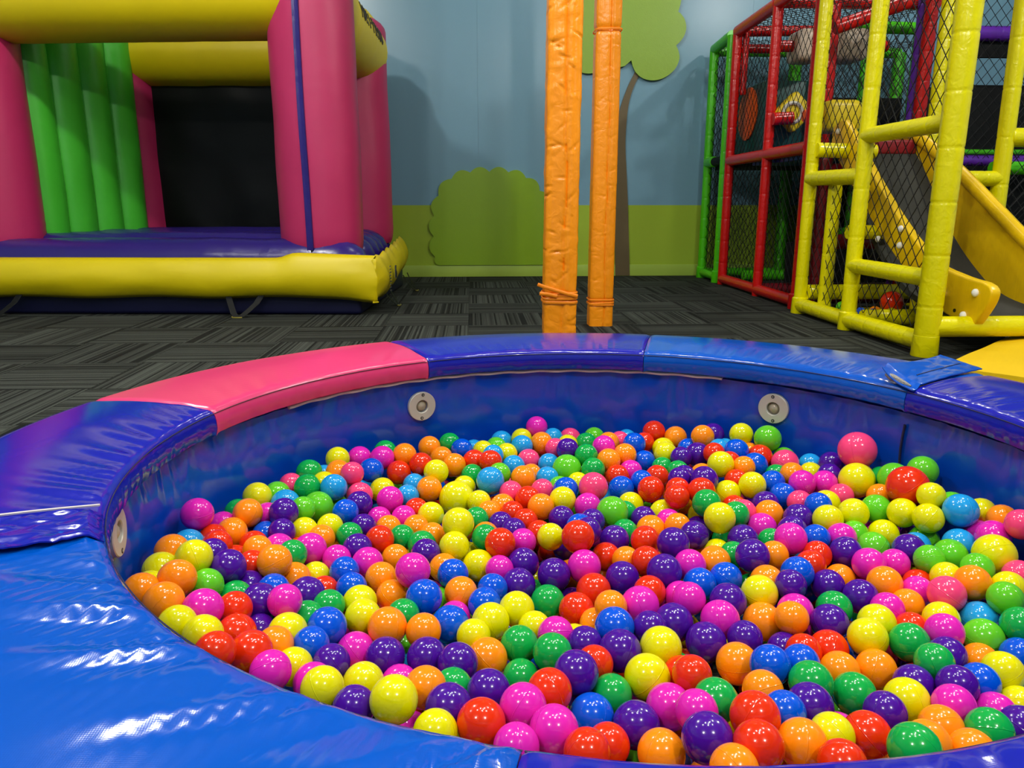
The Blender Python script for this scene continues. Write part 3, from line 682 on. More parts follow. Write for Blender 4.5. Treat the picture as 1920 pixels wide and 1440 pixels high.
 ('Y',-0.340,1.629,0.180,0.0270),('C',0.649,1.835,0.176,0.0270),('G',0.587,1.361,0.141,0.0270),('B',0.397,1.682,0.150,0.0270),
 ('R',-0.348,1.378,0.136,0.0270),('C',-0.355,1.707,0.168,0.0270),('R',0.591,1.750,0.193,0.0270),('G',0.912,1.560,0.193,0.0270),
]
rnd = random.Random(5)
bm = bmesh.new(); bmesh.ops.create_uvsphere(bm, u_segments=36, v_segments=20, radius=1.0)
BALL_ME = {}
for k in BALLC:
    me = bpy.data.meshes.new('play_ball_' + BALLC[k][0].replace(' ', '_')); bm.to_mesh(me)
    me.polygons.foreach_set('use_smooth', [True] * len(me.polygons)); me.materials.append(M_BALL[k]); BALL_ME[k] = me
bm.free()
def place_ball(k, x, y, z, r, label, group):
    o = bpy.data.objects.new('play_ball', BALL_ME[k]); COL.objects.link(o)
    o.location = (x, y, z); o.scale = (r, r, r)
    o.rotation_euler = (rnd.uniform(0, PI), rnd.uniform(0, PI), rnd.uniform(0, PI))
    return tag(o, label, 'ball', group)
rest = []
bigs = [q for q in BALLS if q[4] > 0.0365]
for n, (k, x, y, z, r) in enumerate(BALLS):
    nm = BALLC[k][0]
    if n < 300:
        rr = math.hypot(x - PX, y - PY) + r
        if r > 0.0365:
            place_ball(k, x, y, z, r, 'large glossy %s plastic ball on top in the round blue pit' % nm, 'large %s balls in the round pit' % nm)
        elif any(math.dist((x, y, z), q[1:4]) < 1.12 * (r + q[4]) for q in bigs):
            q = min(bigs, key=lambda q: math.dist((x, y, z), q[1:4]) - q[4]); bn = BALLC[q[0]][0]
            place_ball(k, x, y, z, r, 'glossy %s plastic ball touching a large %s ball in the round pit' % (nm, bn), '%s balls touching a large %s ball' % (nm, bn))
        elif rr > PR - 0.03:
            place_ball(k, x, y, z, r, 'glossy %s plastic ball resting against the blue liner of the round pit' % nm, '%s balls against the pit liner' % nm)
        elif z > 0.185:
            place_ball(k, x, y, z, r, 'glossy %s plastic ball perched on top of the balls in the round pit' % nm, '%s balls perched on the pile in the round pit' % nm)
        else:
            place_ball(k, x, y, z, r, 'glossy %s plastic ball lying sunk among the others in the round pit' % nm, '%s balls in the round pit' % nm)
    else:
        rest.append((k, x, y, z, r))
# the deeper balls that only show through the gaps, and the smallest ones
solid = [(x, y, z, r) for k, x, y, z, r in BALLS]
cell = {}
def put(x, y, z, r):
    cell.setdefault((int(x / .08 + 100), int(y / .08 + 100)), []).append((x, y, z, r))
for s in solid: put(*s)
def free(x, y, z, r, tol):
    cx, cy = int(x / .08 + 100), int(y / .08 + 100)
    for i in (-1, 0, 1):
        for j in (-1, 0, 1):
            for a, b_, c_, q in cell.get((cx + i, cy + j), ()):
                if (x - a) ** 2 + (y - b_) ** 2 + (z - c_) ** 2 < (tol * (r + q)) ** 2: return False
    return True
keys = list(BALLC)
fill = list(rest)
for z0, tries in ((0.105, 5200), (0.06, 5200), (0.031, 4200)):
    for _ in range(tries):
        rr = math.sqrt(rnd.random()) * (PR - 0.014); a = rnd.random() * 2 * PI
        x = PX + rr * math.cos(a); y = PY + rr * math.sin(a); z = z0 + rnd.uniform(-.012, .012)
        # the near side, hidden behind the rim, fills up to the same level
        if free(x, y, z, 0.029, 0.97):
            put(x, y, z, 0.029); fill.append((rnd.choice(keys), x, y, max(z, 0.03), 0.029))
def ball_stuff(name, items, label, seg=20, rings=12):
    bm = bmesh.new(); bmesh.ops.create_uvsphere(bm, u_segments=seg, v_segments=rings, radius=1.0)
    bm.verts.ensure_lookup_table(); bm.verts.index_update()
    bv = [v.co.copy() for v in bm.verts]; bf = [[v.index for v in f.verts] for f in bm.faces]; bm.free()
    vs = []; fs = []; mi = []; order = list(BALLC)
    for k, x, y, z, r in items:
        n = len(vs); rot = Matrix.Rotation(rnd.uniform(0, PI), 3, Vector((rnd.random(), rnd.random(), .2)).normalized())
        vs += [tuple(rot @ v * r + Vector((x, y, z))) for v in bv]; fs += [[i + n for i in f] for f in bf]; mi += [order.index(k)] * len(bf)
    me = bpy.data.meshes.new(name); me.from_pydata(vs, [], fs)
    for k in order: me.materials.append(M_BALL[k])
    me.polygons.foreach_set('material_index', mi); me.polygons.foreach_set('use_smooth', [True] * len(mi)); me.update()
    o = bpy.data.objects.new(name, me); COL.objects.link(o)
    return tag(o, label, 'balls', None, 'stuff')
ball_stuff('play_balls_below', fill, 'mixed plastic balls filling the round pit beneath the top layer')

# ------------------------------------------------------------------ orange padded posts
def orange_post(loc, w, h, label, seed, wr, slit, ties, lean=(0, 0)):
    o = thing('padded_post', loc, 0, label, 'post')
    na = 84; hw = w / 2; cr = 0.035; vs = []; fs = []
    def sect(t):   # rounded square, t in 0..1, t=0.5 is the face towards the pit
        per = []; L = (hw - cr) * 2; arc = PI / 2 * cr; tot = 4 * (L + arc); s = (t * tot) % tot
        for side in range(4):
            ang = PI / 2 - side * PI / 2
            nx, ny = math.cos(ang), math.sin(ang); tx, ty = math.sin(ang), -math.cos(ang)
            if s < L:
                q = s - L / 2; return (nx * hw + tx * q, ny * hw + ty * q, nx, ny)
            s -= L
            if s < arc:
                th = s / cr; cx = nx * (hw - cr) + tx * (hw - cr); cy = ny * (hw - cr) + ty * (hw - cr)
                dx = nx * math.cos(th) + tx * math.sin(th); dy = ny * math.cos(th) + ty * math.sin(th)
                return (cx + dx * cr, cy + dy * cr, dx, dy)
            s -= arc
        return (0, hw, 0, 1)
    zl = [2.1 * i / 340 for i in range(341)] + [2.1 + (h - 2.1) * i / 30 for i in range(1, 31)]; nh = len(zl) - 1
    rq = random.Random(int(seed * 10))
    creases = [(rq.uniform(0.05, 1.95), rq.uniform(-hw, hw), rq.uniform(-1.1, 1.1), rq.uniform(.014, .035), rq.uniform(.003, .007) * wr) for _ in range(40)]
    for i in range(nh + 1):
        z = zl[i]
        wob = 0.012 * noise.noise(Vector((seed, z * 2.6, 0))) + 0.006 * noise.noise(Vector((seed + 5, z * 7, 0)))
        pinch = sum(0.010 * math.exp(-((z - tz) / 0.02) ** 2) for tz in ties)
        for k in range(na):
            x, y, nx, ny = sect(k / na)
            d = wr * (0.003 * noise.noise(Vector((x * 18 + seed, y * 18, z * 9))) + 0.003 * max(0, noise.noise(Vector((x * 16 + seed, y * 16 + 3, z * 22)))) ** 1.3 * 1.2)
            # overlapping slit down the front
            if ny < -0.3 or True:
                q = x - (slit + wob)
                if y < 0: d -= 0.009 * math.exp(-(q / 0.006) ** 2) - (0.005 if 0 < q < 0.03 else 0) * wr
            if y < hw * .6:
                for cz, cx, sl_, ww, dp in creases:
                    if abs(z - cz) < .06 and abs(x - cx) < .06:
                        d -= dp * math.exp(-((z - cz - sl_ * (x - cx)) / .005) ** 2) * math.exp(-((x - cx) / ww) ** 2)
            d -= pinch
            vs.append((x + nx * d + lean[0] * z, y + ny * d + lean[1] * z, z))
    for i in range(nh):
        for k in range(na):
            l = (k + 1) % na; fs.append((i * na + k, i * na + l, (i + 1) * na + l, (i + 1) * na + k))
    fs.append(tuple(range(na))); fs.append(tuple(nh * na + k for k in range(na)))
    build('padding', vs, fs, M_ORANGE, o, True, 60)
    return o, sect
def tie(o, sect, z0, tilt, r, name='tie_cord', n=56, grow=0.004):
    pts = []
    for k in range(n):
        x, y, nx, ny = sect(k / n); pts.append((x + nx * grow, y + ny * grow, z0 + tilt * x))
    b = MB(); b.tube(pts, r, 7, closed=True, flat=0.45); return b.build(name, M_ORANGE2, o)
op, sec = orange_post((0.425, 3.71, 0), 0.158, 4.0, 'crumpled orange padded post with loose tie ends near its foot', 1.7, 1.0, 0.012, [0.345], (0.004, 0))
tie(op, sec, 0.352, -0.10, 0.0075); tie(op, sec, 0.338, 0.03, 0.007); tie(op, sec, 0.320, -0.02, 0.0075); tie(op, sec, 0.362, 0.05, 0.006)
b = MB(); b.tube([(0.08, -0.085, 0.352), (0.03, -0.092, 0.364), (-0.03, -0.094, 0.382), (-0.08, -0.10, 0.398), (-0.115, -0.105, 0.412)], 0.0085, 6, flat=0.35); b.build('tie_end', M_ORANGE2, op)
b = MB(); b.tube([(-0.02, -0.09, 0.352), (-0.06, -0.093, 0.362), (-0.105, -0.10, 0.368)], 0.009, 6, flat=0.4); b.build('tie_end', M_ORANGE2, op)
op, sec = orange_post((0.838, 4.94, 0), 0.155, 4.0, 'smoother orange padded post standing on the carpet behind the crumpled one', 7.3, 0.45, 0.012, [0.16, 1.80])
tie(op, sec, 0.172, 0.0, 0.006); tie(op, sec, 0.150, 0.06, 0.007); tie(op, sec, 0.140, -0.03, 0.006); tie(op, sec, 1.80, 0.02, 0.006)

# ------------------------------------------------------------------ bouncy castle
ca = thing('bouncy_castle', (-0.70, 5.40, 0), R(-4.0), 'inflatable bouncy castle with pink columns, yellow beams and purple floor', 'bouncy castle')
def lathe_z(name, m, cx, cy, prof, parent, n=40, wob=0.0, seed=0.0):
    vs = []; fs = []
    for r, z, dx in prof:
        for k in range(n):
            th = 2 * PI * k / n
            q = r + wob * noise.noise(Vector((math.cos(th) * 1.5 + seed, math.sin(th) * 1.5, z * 2.2)))
            vs.append((cx + dx + q * math.cos(th), cy + q * math.sin(th), z))
    for i in range(len(prof) - 1):
        for k in range(n):
            l = (k + 1) % n; fs.append((i * n + k, i * n + l, (i + 1) * n + l, (i + 1) * n + k))
    fs.append(tuple(range(n))); fs.append(tuple((len(prof) - 1) * n + k for k in range(n)))
    return build(name, vs, fs, m, parent, True, 60)
def column(cx, cy, r, z0, z1, seed, fold=False):
    pr = []
    for i in range(60):
        t = i / 59; z = z0 + (z1 - z0) * t
        q = r
        if t < 0.06: q = r * (0.90 + 0.10 * (t / 0.06) ** 0.5)
        if t > 0.93: q = r * math.sqrt(max(0.0, 1 - ((t - 0.93) / 0.075) ** 2))
        if fold and z < 0.85: q *= 1 - 0.02 * max(0, math.sin((z - 0.4) * 75)) * math.exp(-(z - 0.45) * 3)
        pr.append((max(q, 0.02), z, 0.0))
    return lathe_z('column', M_CPINK, cx, cy, pr, ca, 44, 0.007, seed)
FR = (-0.425, 0.345); BR = (-0.425, 1.78); FL = (-2.865, 0.36); BL = (-2.50, 1.78)
column(*FR, 0.298, 0.40, 2.62, 1.0)
column(*BR, 0.27, 0.42, 2.36, 4.0)
column(*FL, 0.31, 0.40, 2.62, 7.0, True)
column(*BL, 0.27, 0.42, 2.40, 9.0)
def beam(p0, p1, r, seed):
    p0 = Vector(p0); p1 = Vector(p1); n = 40
    pts = [p0.lerp(p1, i / n) for i in range(n + 1)]
    rr = [r * (1 + 0.012 * noise.noise(Vector((i * .35, seed, 0)))) for i in range(n + 1)]
    b = MB(); b.tube(pts, rr, 36); return b.build('beam', M_CYEL, ca)
beam((FL[0], FL[1], 2.16), (FR[0], FR[1], 2.175), 0.283, 1)
beam((BL[0], BL[1], 2.04), (BR[0], BR[1], 2.04), 0.265, 3)
rb = beam((FR[0], FR[1], 2.15), (BR[0] + .01, BR[1], 2.06), 0.272, 5)
beam((FL[0] - .12, FL[1], 2.15), (BL[0] - .28, BL[1], 2.06), 0.27, 8)
# caps over the column heads
b = MB(); b.tube([(BR[0], BR[1] - .02, 2.26), (BR[0], BR[1] - .02, 2.40)], [0.24, 0.12], 24); b.build('column_cap', M_CYEL, ca)
# inflated side wall of vertical green tubes
gp0 = Vector((FL[0] + .10, FL[1] + .22, 0)); gp1 = Vector((BL[0] + .07, BL[1] - .16, 0))
ng = 4
for i in range(ng):
    c = gp0.lerp(gp1, (i + .5) / ng); r = (gp1 - gp0).length / ng * 0.62
    pr = []
    for j in range(26):
        t = j / 25; z = 0.40 + 2.0 * t; q = r * (1 - 0.25 * max(0, (0.05 - t) / 0.05) ** 1.5)
        pr.append((q, z, 0))
    lathe_z('green_tube', M_CGRN, c.x, c.y, pr, ca, 28, 0.008, i * 3.1)
# right hand low green binding shows only as a line on the floor tubes; black mesh back
vs = []; fs = []; nu, nv = 30, 18
for s in (0, 1):
    for i in range(nu + 1):
        for j in range(nv + 1):
            u = i / nu; v = j / nv
            vs.append((BL[0] + .1 + (BR[0] - BL[0] - .2) * u, BR[1] - 0.06 + 0.02 * noise.noise(Vector((u * 5 + v * 2, v * 3, 0))) + s * .006, 0.40 + 1.60 * v))
q = (nu + 1) * (nv + 1); w = nv + 1
for s in (0, 1):
    for i in range(nu):
        for j in range(nv):
            a = s * q + i * w + j; fs.append((a, a + w, a + w + 1, a + 1))
build('back_mesh', vs, fs, M_CBLACK, ca, True, None)
# bounce floor: fat tubes side by side
nt_ = 6
for i in range(nt_):
    v = 0.19 + i * 0.315
    pts = []; rr = []
    L0, L1 = -2.95, -0.06 - 0.11 * (i / 5) ** 1.3
    for k in range(61):
        t = k / 60; u = L0 + (L1 - L0) * t
        e = min(t, 1 - t) * (L1 - L0)
        q = 0.185 if e > 0.22 else 0.185 * math.sqrt(max(0.03, 1 - ((0.22 - e) / 0.222) ** 2))
        q *= 1 + 0.05 * noise.noise(Vector((u * 3, i * 4.0, 0))) + (0.02 * noise.noise(Vector((u * 22, i * 4.0, 5))) if i == 0 else 0)
        pts.append((u, v, 0.345 + (0.02 if 0 < i < nt_ - 1 else 0) + 0.025 * math.sin(PI * t) * (1 if i else 0.4))); rr.append(q)
    b = MB(); b.tube(pts, rr, 26); b.build('floor_tube', M_CPUR, ca)
# yellow skirt round the base
def skirt():
    path = []
    for k in range(81): path.append((-3.15 + 3.15 * k / 80, 0.0, 0, -1, k / 80, 0))
    for k in range(61): path.append((-0.15 * (k / 60) ** 1.3, 2.08 * k / 60, 1, 0, k / 60, 1))
    vs = []; fs = []; npf = 13
    for ip, (x, y, nx, ny, t, side) in enumerate(path):
        corner = math.exp(-((t - (1 if side == 0 else 0)) / 0.05) ** 2)
        if side == 0:
            top = 0.405 + 0.035 / (1 + math.exp(-(x + 0.60) / 0.02)) * (1 - 0.5 * max(0, (x + .5) / .5)) + 0.30 * max(0, (-2.86 - x) / 0.29) ** 1.6; bot = 0.135 - 0.035 * corner + 0.006 * math.sin(x * 7)
        else:
            top = 0.395 + 0.05 * t + 0.018 * math.sin(y * PI / 0.315) ** 2 ; bot = 0.10 + 0.012 * math.sin(y * 12) + 0.06 * t
        for k in range(npf):
            p = k / (npf - 1); bul = 0.075 * math.sin(PI * p) ** 0.7 + 0.012 * noise.noise(Vector((x * 3, y * 3, p * 2)))
            cr = 0.010 * corner * noise.noise(Vector((x * 6, y * 6, p * 22)))
            bul = bul * (1 - 0.55 * corner) + cr
            vs.append((x + nx * bul + (0.03 * corner if side == 0 else 0), y + ny * bul - (0.03 * corner if side == 1 else 0), bot + (top - bot) * p))
    for i in range(len(path) - 1):
        for k in range(npf - 1): fs.append((i * npf + k, (i + 1) * npf + k, (i + 1) * npf + k + 1, i * npf + k + 1))
    o = build('skirt', vs, fs, M_CYEL, ca, True, 70)
    sm = o.modifiers.new('thick', 'SOLIDIFY'); sm.thickness = 0.008; sm.offset = -1
    # bottom hem
    b = MB(); b.tube([vs[i * npf] for i in range(len(path))], 0.006, 6); b.build('hem', M_CYEL, ca)
    return path
skirt()
b = MB(); b.box((-3.1, 0.05, 0.0), (-0.10, 1.95, 0.30), bev=0.03); b.build('base', M_CNAVY, ca)
# zip cover on the front column
b = MB()
cdir = math.atan2(-0.345, 0.425)
zang = -PI / 2 - 0.06
for s, off, wd, th in ((0, 0, 0.030, 0.006),):
    pass
vs = []; fs = []; nz = 46
for i in range(nz + 1):
    z = 0.44 + (2.45 - 0.44) * i / nz
    for da, dr in ((-0.078, 0.0), (-0.072, 0.012), (-0.045, 0.006), (0.045, 0.006), (0.072, 0.012), (0.078, 0.0)):
        a = zang + da + 0.012 * math.sin(z * 3)
        rr = 0.298 + dr + 0.007 * noise.noise(Vector((math.cos(a) * 1.5 + 1.0, math.sin(a) * 1.5, z * 2.2)))
        vs.append((FR[0] + rr * math.cos(a), FR[1] + rr * math.sin(a), z))
for i in range(nz):
    for k in range(5): fs.append((i * 6 + k, i * 6 + k + 1, (i + 1) * 6 + k + 1, (i + 1) * 6 + k))
build('zip_cover', vs, fs, M_CPUR, ca, True, 40)
b = MB(); b.tube([(FR[0] + .306 * math.cos(zang + .045), FR[1] + .306 * math.sin(zang + .045), z) for z in (0.46, 0.44, 0.42, 0.40)], 0.009, 6); b.build('zip_pull', M_STRAP, ca)
# anchor straps
def strap(u, v, parent, along):
    b = MB()
    def P(a, o, z): return (u + a, v - o, z) if along == 'x' else (u + o, v + a, z)
    def ribbon(pts, side, hw=0.022, th=0.003):
        sd = Vector(side) * hw; vs = []; fs = []
        for q in pts:
            q = Vector(q)
            vs += [q - sd, q + sd, q + sd + Vector((0, 0, th)), q - sd + Vector((0, 0, th))]
        for i in range(len(pts) - 1):
            for k in range(4):
                l = (k + 1) % 4; fs.append((i * 4 + k, i * 4 + l, i * 4 + 4 + l, i * 4 + 4 + k))
        m = len(pts) - 1
        fs += [(3, 2, 1, 0), (m * 4, m * 4 + 1, m * 4 + 2, m * 4 + 3)]
        b.add(vs, fs)
    sd = (1, 0, 0) if along == 'x' else (0, 1, 0)
    ribbon([P(-.10, .0, .150), P(-.075, .03, .09), P(-.045, .07, .035), P(-.02, .095, .008)], sd)
    ribbon([P(.14, .0, .150), P(.11, .03, .095), P(.065, .065, .05), P(.02, .095, .010)], sd)
    b.build('strap', M_STRAP, parent)
    b = MB(); b.tube([P(-.045, .10, .010), P(-.035, .115, .006), P(.01, .12, .006), P(.03, .112, .006)], 0.006, 6); b.build('buckle', M_BUCKLE, parent)
strap(-0.93, -0.02, ca, 'x'); strap(-2.66, -0.02, ca, 'x'); strap(-0.02, 0.55, ca, 'y'); strap(-0.02, 1.55, ca, 'y')
# faded lettering strokes on the right beam (too oblique to read) and the stamp on the skirt
b = MB(); rn = random.Random(3)
bx0 = Vector((FR[0], FR[1], 2.15)); bx1 = Vector((BR[0] + .01, BR[1], 2.06))
def on_beam(t, a, r=0.2765):
    c = bx0.lerp(bx1, t); return Vector((c.x + r * math.cos(a), c.y, c.z + r * math.sin(a)))
glyphs = [(0.30, 'I'), (0.36, 'O'), (0.43, 'M'), (0.50, 'I'), (0.545, '-'), (0.59, 'Y'), (0.65, 'I'), (0.70, 'M'), (0.77, 'O'), (0.83, 'O')]
for t, g in glyphs:
    a0, a1 = 0.02, 0.42
    def st(pts): b.tube([on_beam(t + dt, a0 + (a1 - a0) * f) for dt, f in pts], 0.0042, 5)
    if g == 'I': st([(0, 0), (0, .5), (0, 1)])
    if g == 'O': st([(-.018, .2), (-.018, .8), (0, 1), (.018, .8), (.018, .2), (0, 0), (-.018, .2)])
    if g == 'M': st([(-.02, 0), (-.02, 1), (0, .4), (.02, 1), (.02, 0)])
    if g == '-': st([(-.012, .5), (.012, .5)])
    if g == 'Y': st([(-.018, 1), (0, .5), (.018, 1)]); st([(0, .5), (0, 0)])
b.build('lettering', M_INK, ca)
b = MB()
for k in range(9): b.box((0.076, 0.245, 0.150 + k * .022), (0.081, 0.30 - .01 * (k % 3), 0.157 + k * .022))
for k in range(14): b.box((0.078, 0.44 + rn.uniform(0, .07), 0.22 + rn.uniform(0, .10)), (0.083, 0.46 + rn.uniform(0, .07), 0.225 + rn.uniform(0, .10)))
b.build('printed_stamp', M_INK, ca)

# ------------------------------------------------------------------ climbing frame
fr_ = thing('climbing_frame', (2.41, 5.6, 0), 0, 'indoor climbing frame of yellow, red and green padded pipes with black nets', 'climbing frame')
FO = Vector((2.41, 5.6, 0))
def pipe(p0, p1, r, m, name='rail', seam=0.21, parent=None, n=14, ties=True):
    par = parent or fr_
    off = FO if par is fr_ else Vector(par.location)
    p0 = Vector(p0) - off; p1 = Vector(p1) - off; L = (p1 - p0).length
    k = max(1, round(L / seam)); pts = []; rr = []
    for i in range(k):
        a, c = i / k, (i + 1) / k; e = min(0.007 / L, 0.2 / k)
        for t, q in ((a, .95), (a + e, .995), (a + 2.5 * e, 1.0), (a + (c - a) * .5, 1.003), (c - 2.5 * e, 1.0), (c - e, .995)):
            pts.append(p0.lerp(p1, t)); rr.append(r * q)
    pts.append(p1); rr.append(r * .96)
    b = MB(); b.tube(pts, rr, n); o = b.build(name, m, par, angle=70)
    return o
def knob(p, r, m):   # ball-shaped corner pad
    bm = bmesh.new(); bmesh.ops.create_uvsphere(bm, u_segments=14, v_segments=8, radius=r)
    me = bpy.data.meshes.new('joint_pad'); bm.to_mesh(me); bm.free(); me.polygons.foreach_set('use_smooth', [True] * len(me.polygons))
    o = link('joint_pad', me, m, fr_); o.location = Vector(p) - FO; return o
XG, XY = 2.45, 2.385
TOP = 2.30
Yg1, Yg2, Yr1, Yr2, Yr3, Yy1, Yy2, Yy3 = 8.04, 7.52, 7.36, 6.42, 5.62, 5.40, 4.67, 3.82
rp = 0.042
# face posts
pipe((XG, Yg1, 0), (XG, Yg1, TOP - .03), rp * 1.1, M_SG, 'post'); pipe((XG, Yg2, 0), (XG, Yg2, TOP), rp, M_SG, 'post')
pipe((XG, Yr1, 0), (XG, Yr1, TOP), rp * 1.05, M_SR, 'post'); pipe((XG, Yr2, 0), (XG, Yr2, TOP + .05), rp, M_SR, 'post'); pipe((XG, Yr3, 0), (XG, Yr3, 2.9), rp, M_SR, 'post')
pipe((XY, Yy1, 0), (XY, Yy1, 2.9), 0.044, M_SY, 'post', .27); pipe((XY, Yy2, 0), (XY, Yy2, 2.9), 0.047, M_SY, 'post', .30); pipe((XY, Yy3, 0), (XY, Yy3, 2.9), 0.062, M_SY, 'post', .27, n=20)
# face rails
pipe((XG, Yg1, TOP - .03), (XG, Yg2, TOP), rp * 1.15, M_SG); pipe((XG, Yr1, TOP), (XG, Yr2, TOP + .02), rp * 1.2, M_SR); pipe((XG, Yr2, TOP + .02), (XG, Yr3, 2.33), rp * 1.1, M_SR)
pipe((XG, Yg1, 1.18), (XG, Yg1 - .22, 1.18), rp * 1.25, M_SG); pipe((XG, Yg1 - .2, 1.18), (XG, Yg2, 1.18), rp, M_BLK)
pipe((XG, Yr1, 1.165), (XG, Yr3, 1.175), rp * 1.15, M_SR)
pipe((XY, Yy1, 0.95), (XY, Yy2, 0.945), 0.05, M_SY, 'rail', .1); pipe((XY, Yy2, 1.18), (XY, Yy3, 1.18), 0.047, M_SY, 'rail', .16); pipe((XY, Yy2, 0.405), (XY, Yy3, 0.405), 0.047, M_SY, 'rail', .13)
pipe((XG, Yg1, .06), (XG, Yg2, .055), rp, M_SG); pipe((XG, Yr1, .055), (XG, Yr2, .055), rp * 1.1, M_SR, 'rail', .4); pipe((XG, Yr2, .055), (XG, Yr3, .055), rp * 1.1, M_SR, 'rail', .4)
pipe((XY, Yy1, .062), (XY, Yy2, .062), 0.05, M_SY, 'rail', .14); pipe((XY, Yy2, .062), (XY, Yy3, .075), 0.052, M_SY, 'rail', .14)
pipe((XY, Yy3, .155), (4.6, Yy3, .155), 0.055, M_SY, 'rail', .17, n=18)
# feet
for (x, y, m) in ((XG, Yg1, M_SG), (XG, Yg2, M_SG), (XG, Yr3, M_SR), (XY, Yy1, M_SY), (XY, Yy2, M_SY), (XY, Yy3, M_SY)):
    r0 = 0.058 if y > 4 else 0.067
    b = MB(); b.tube([Vector((x, y, 0.0)) - FO, Vector((x, y, 0.004)) - FO, Vector((x, y, 0.11)) - FO, Vector((x, y, 0.118)) - FO], [r0 * .97, r0, r0 * .95, r0 * .8], 18)
    b.build('foot_sleeve', m, fr_)
# depth-wise rails and rear posts
XB = 4.35
for x in (3.28, XB):
    pipe((x, 8.02, 0), (x, 8.02, TOP - .05), 0.062, M_SG, 'post')
pipe((XG, 8.03, TOP - .05), (XB, 8.03, TOP - .05), 0.05, M_SG); pipe((XG, 8.03, 1.18), (XB, 8.03, 1.18), 0.045, M_SG); pipe((XG, 8.0, .06), (XB, 8.0, .06), 0.045, M_SG)
pipe((3.2, 6.8, 2.235), (3.85, 6.8, 2.225), 0.05, M_SG); pipe((3.85, 6.8, 0), (3.85, 6.8, 2.225), 0.055, M_SG, 'post'); pipe((3.79, 7.6, 0), (3.79, 7.6, 2.2), 0.045, M_SG, 'post')
pipe((XG, Yr1, TOP), (3.5, Yr1, TOP + .02), 0.046, M_SR); pipe((XG, Yr2, 2.33), (3.75, Yr2, 2.33), 0.048, M_SR)
pipe((2.52, Yr1 - .03, 1.75), (2.52, Yr1 - .03, 2.28), 0.03, M_SR, 'post')
pipe((2.73, 6.0, 2.055), (3.30, 6.0, 2.25), 0.05, M_SR)
pipe((2.88, 6.35, 0), (2.88, 6.35, 2.3), 0.045, M_SR, 'post'); pipe((3.575, 6.2, 0), (3.575, 6.2, 3.0), 0.05, M_SR, 'post')
pipe((3.451, 5.75, 0), (3.451, 5.75, 3.0), 0.06, M_SY, 'post')
pipe((XG, 7.5, 2.18), (2.9, 7.5, 2.18), 0.042, M_SR)
pipe((3.58, 6.32, 0), (3.58, 6.32, 3.0), 0.045, M_SP, 'post')
# lower level interior
pipe((2.60, 5.66, 0.02), (2.60, 5.66, 1.1), 0.05, M_MAROON, 'post'); pipe((2.60, 5.64, 0.50), (3.40, 5.64, 0.50), 0.055, M_MAROON); pipe((2.55, 5.60, 0.10), (3.40, 5.60, 0.10), 0.06, M_MAROON)
pipe((2.60, 5.66, 1.02), (3.30, 5.66, 1.02), 0.045, M_MAROON); pipe((2.62, 5.9, 0.56), (3.8, 5.9, 0.56), 0.035, M_SG); pipe((2.6, 7.2, 0.1), (3.9, 7.2, 0.1), 0.05, M_SG)
pipe((XG, 6.42, 0.06), (3.8, 6.42, 0.06), 0.05, M_MAROON)
pipe((XY, Yy1 - .05, 1.14), (2.80, Yy1 - .05, 1.13), 0.05, M_SY, 'rail', .12); pipe((2.42, Yy1 - .03, .155), (3.9, Yy1 - .03, .155), 0.055, M_SY)
pipe((2.44, 4.60, .085), (3.1, 4.60, .085), 0.052, M_SY); pipe((2.44, 4.9, 0.60), (2.72, 4.9, 0.60), 0.045, M_SY, 'rail', .09)
pipe((2.45, 5.15, 0), (2.45, 5.15, 0.9), 0.045, M_SY, 'post'); pipe((2.86, 4.72, 0), (2.86, 4.72, 0.42), 0.045, M_SY, 'post')
# right hand side
pipe((3.50, 5.0, 0), (3.455, 5.0, 3.0), 0.052, M_SY, 'post', .3, n=18); pipe((3.24, 5.0, .94), (3.50, 5.0, .94), 0.05, M_SY, 'rail', .16); pipe((3.50, 5.0, 1.2), (4.6, 5.0, 1.2), 0.06, M_SY, 'rail', .2)
pipe((3.9, 6.5, 2.13), (5.4, 6.5, 2.13), 0.06, M_SP); pipe((3.9, 6.5, 1.13), (5.4, 6.5, 1.13), 0.045, M_SP); pipe((3.9, 6.5, 1.20), (5.4, 6.5, 1.20), 0.022, M_SG)
pipe((3.62, 5.3, 1.02), (4.9, 5.3, 1.02), 0.045, M_SG); pipe((3.7, 5.3, .40), (4.9, 5.3, .40), 0.045, M_SG)
# decks and dark panels
def slab(name, lo, hi, m, bev=0.01):
    b = MB(); b.box(Vector(lo) - FO, Vector(hi) - FO, bev=bev); return b.build(name, m, fr_, angle=40)
slab('deck', (2.50, 5.70, 1.10), (3.36, 6.9, 1.205), M_DBLUE); slab('deck', (2.50, 6.92, 1.10), (4.2, 7.95, 1.18), M_BLK)
slab('dark_panel', (3.30, 7.70, 0.0), (4.25, 7.74, 1.78), M_BLK, .004); slab('dark_panel', (4.34, 7.30, 0.0), (6.2, 7.34, 1.85), M_BLK, .004)
slab('dark_panel', (3.98, 6.52, 1.95), (5.6, 6.55, 2.08), M_BLK, .004); slab('dark_panel', (3.9, 6.75, 0.0), (5.6, 6.78, 1.75), M_BLK, .004)
slab('dark_panel', (2.66, 6.36, 0.12), (3.8, 6.385, 0.46), M_BLK, .004)
slab('step', (3.27, 4.42, 0.0), (4.6, 4.92, 0.185), M_BLK, .006)
slab('pit_floor_pad', (2.48, 4.66, 0.0), (2.98, 5.32, 0.05), M_SY)

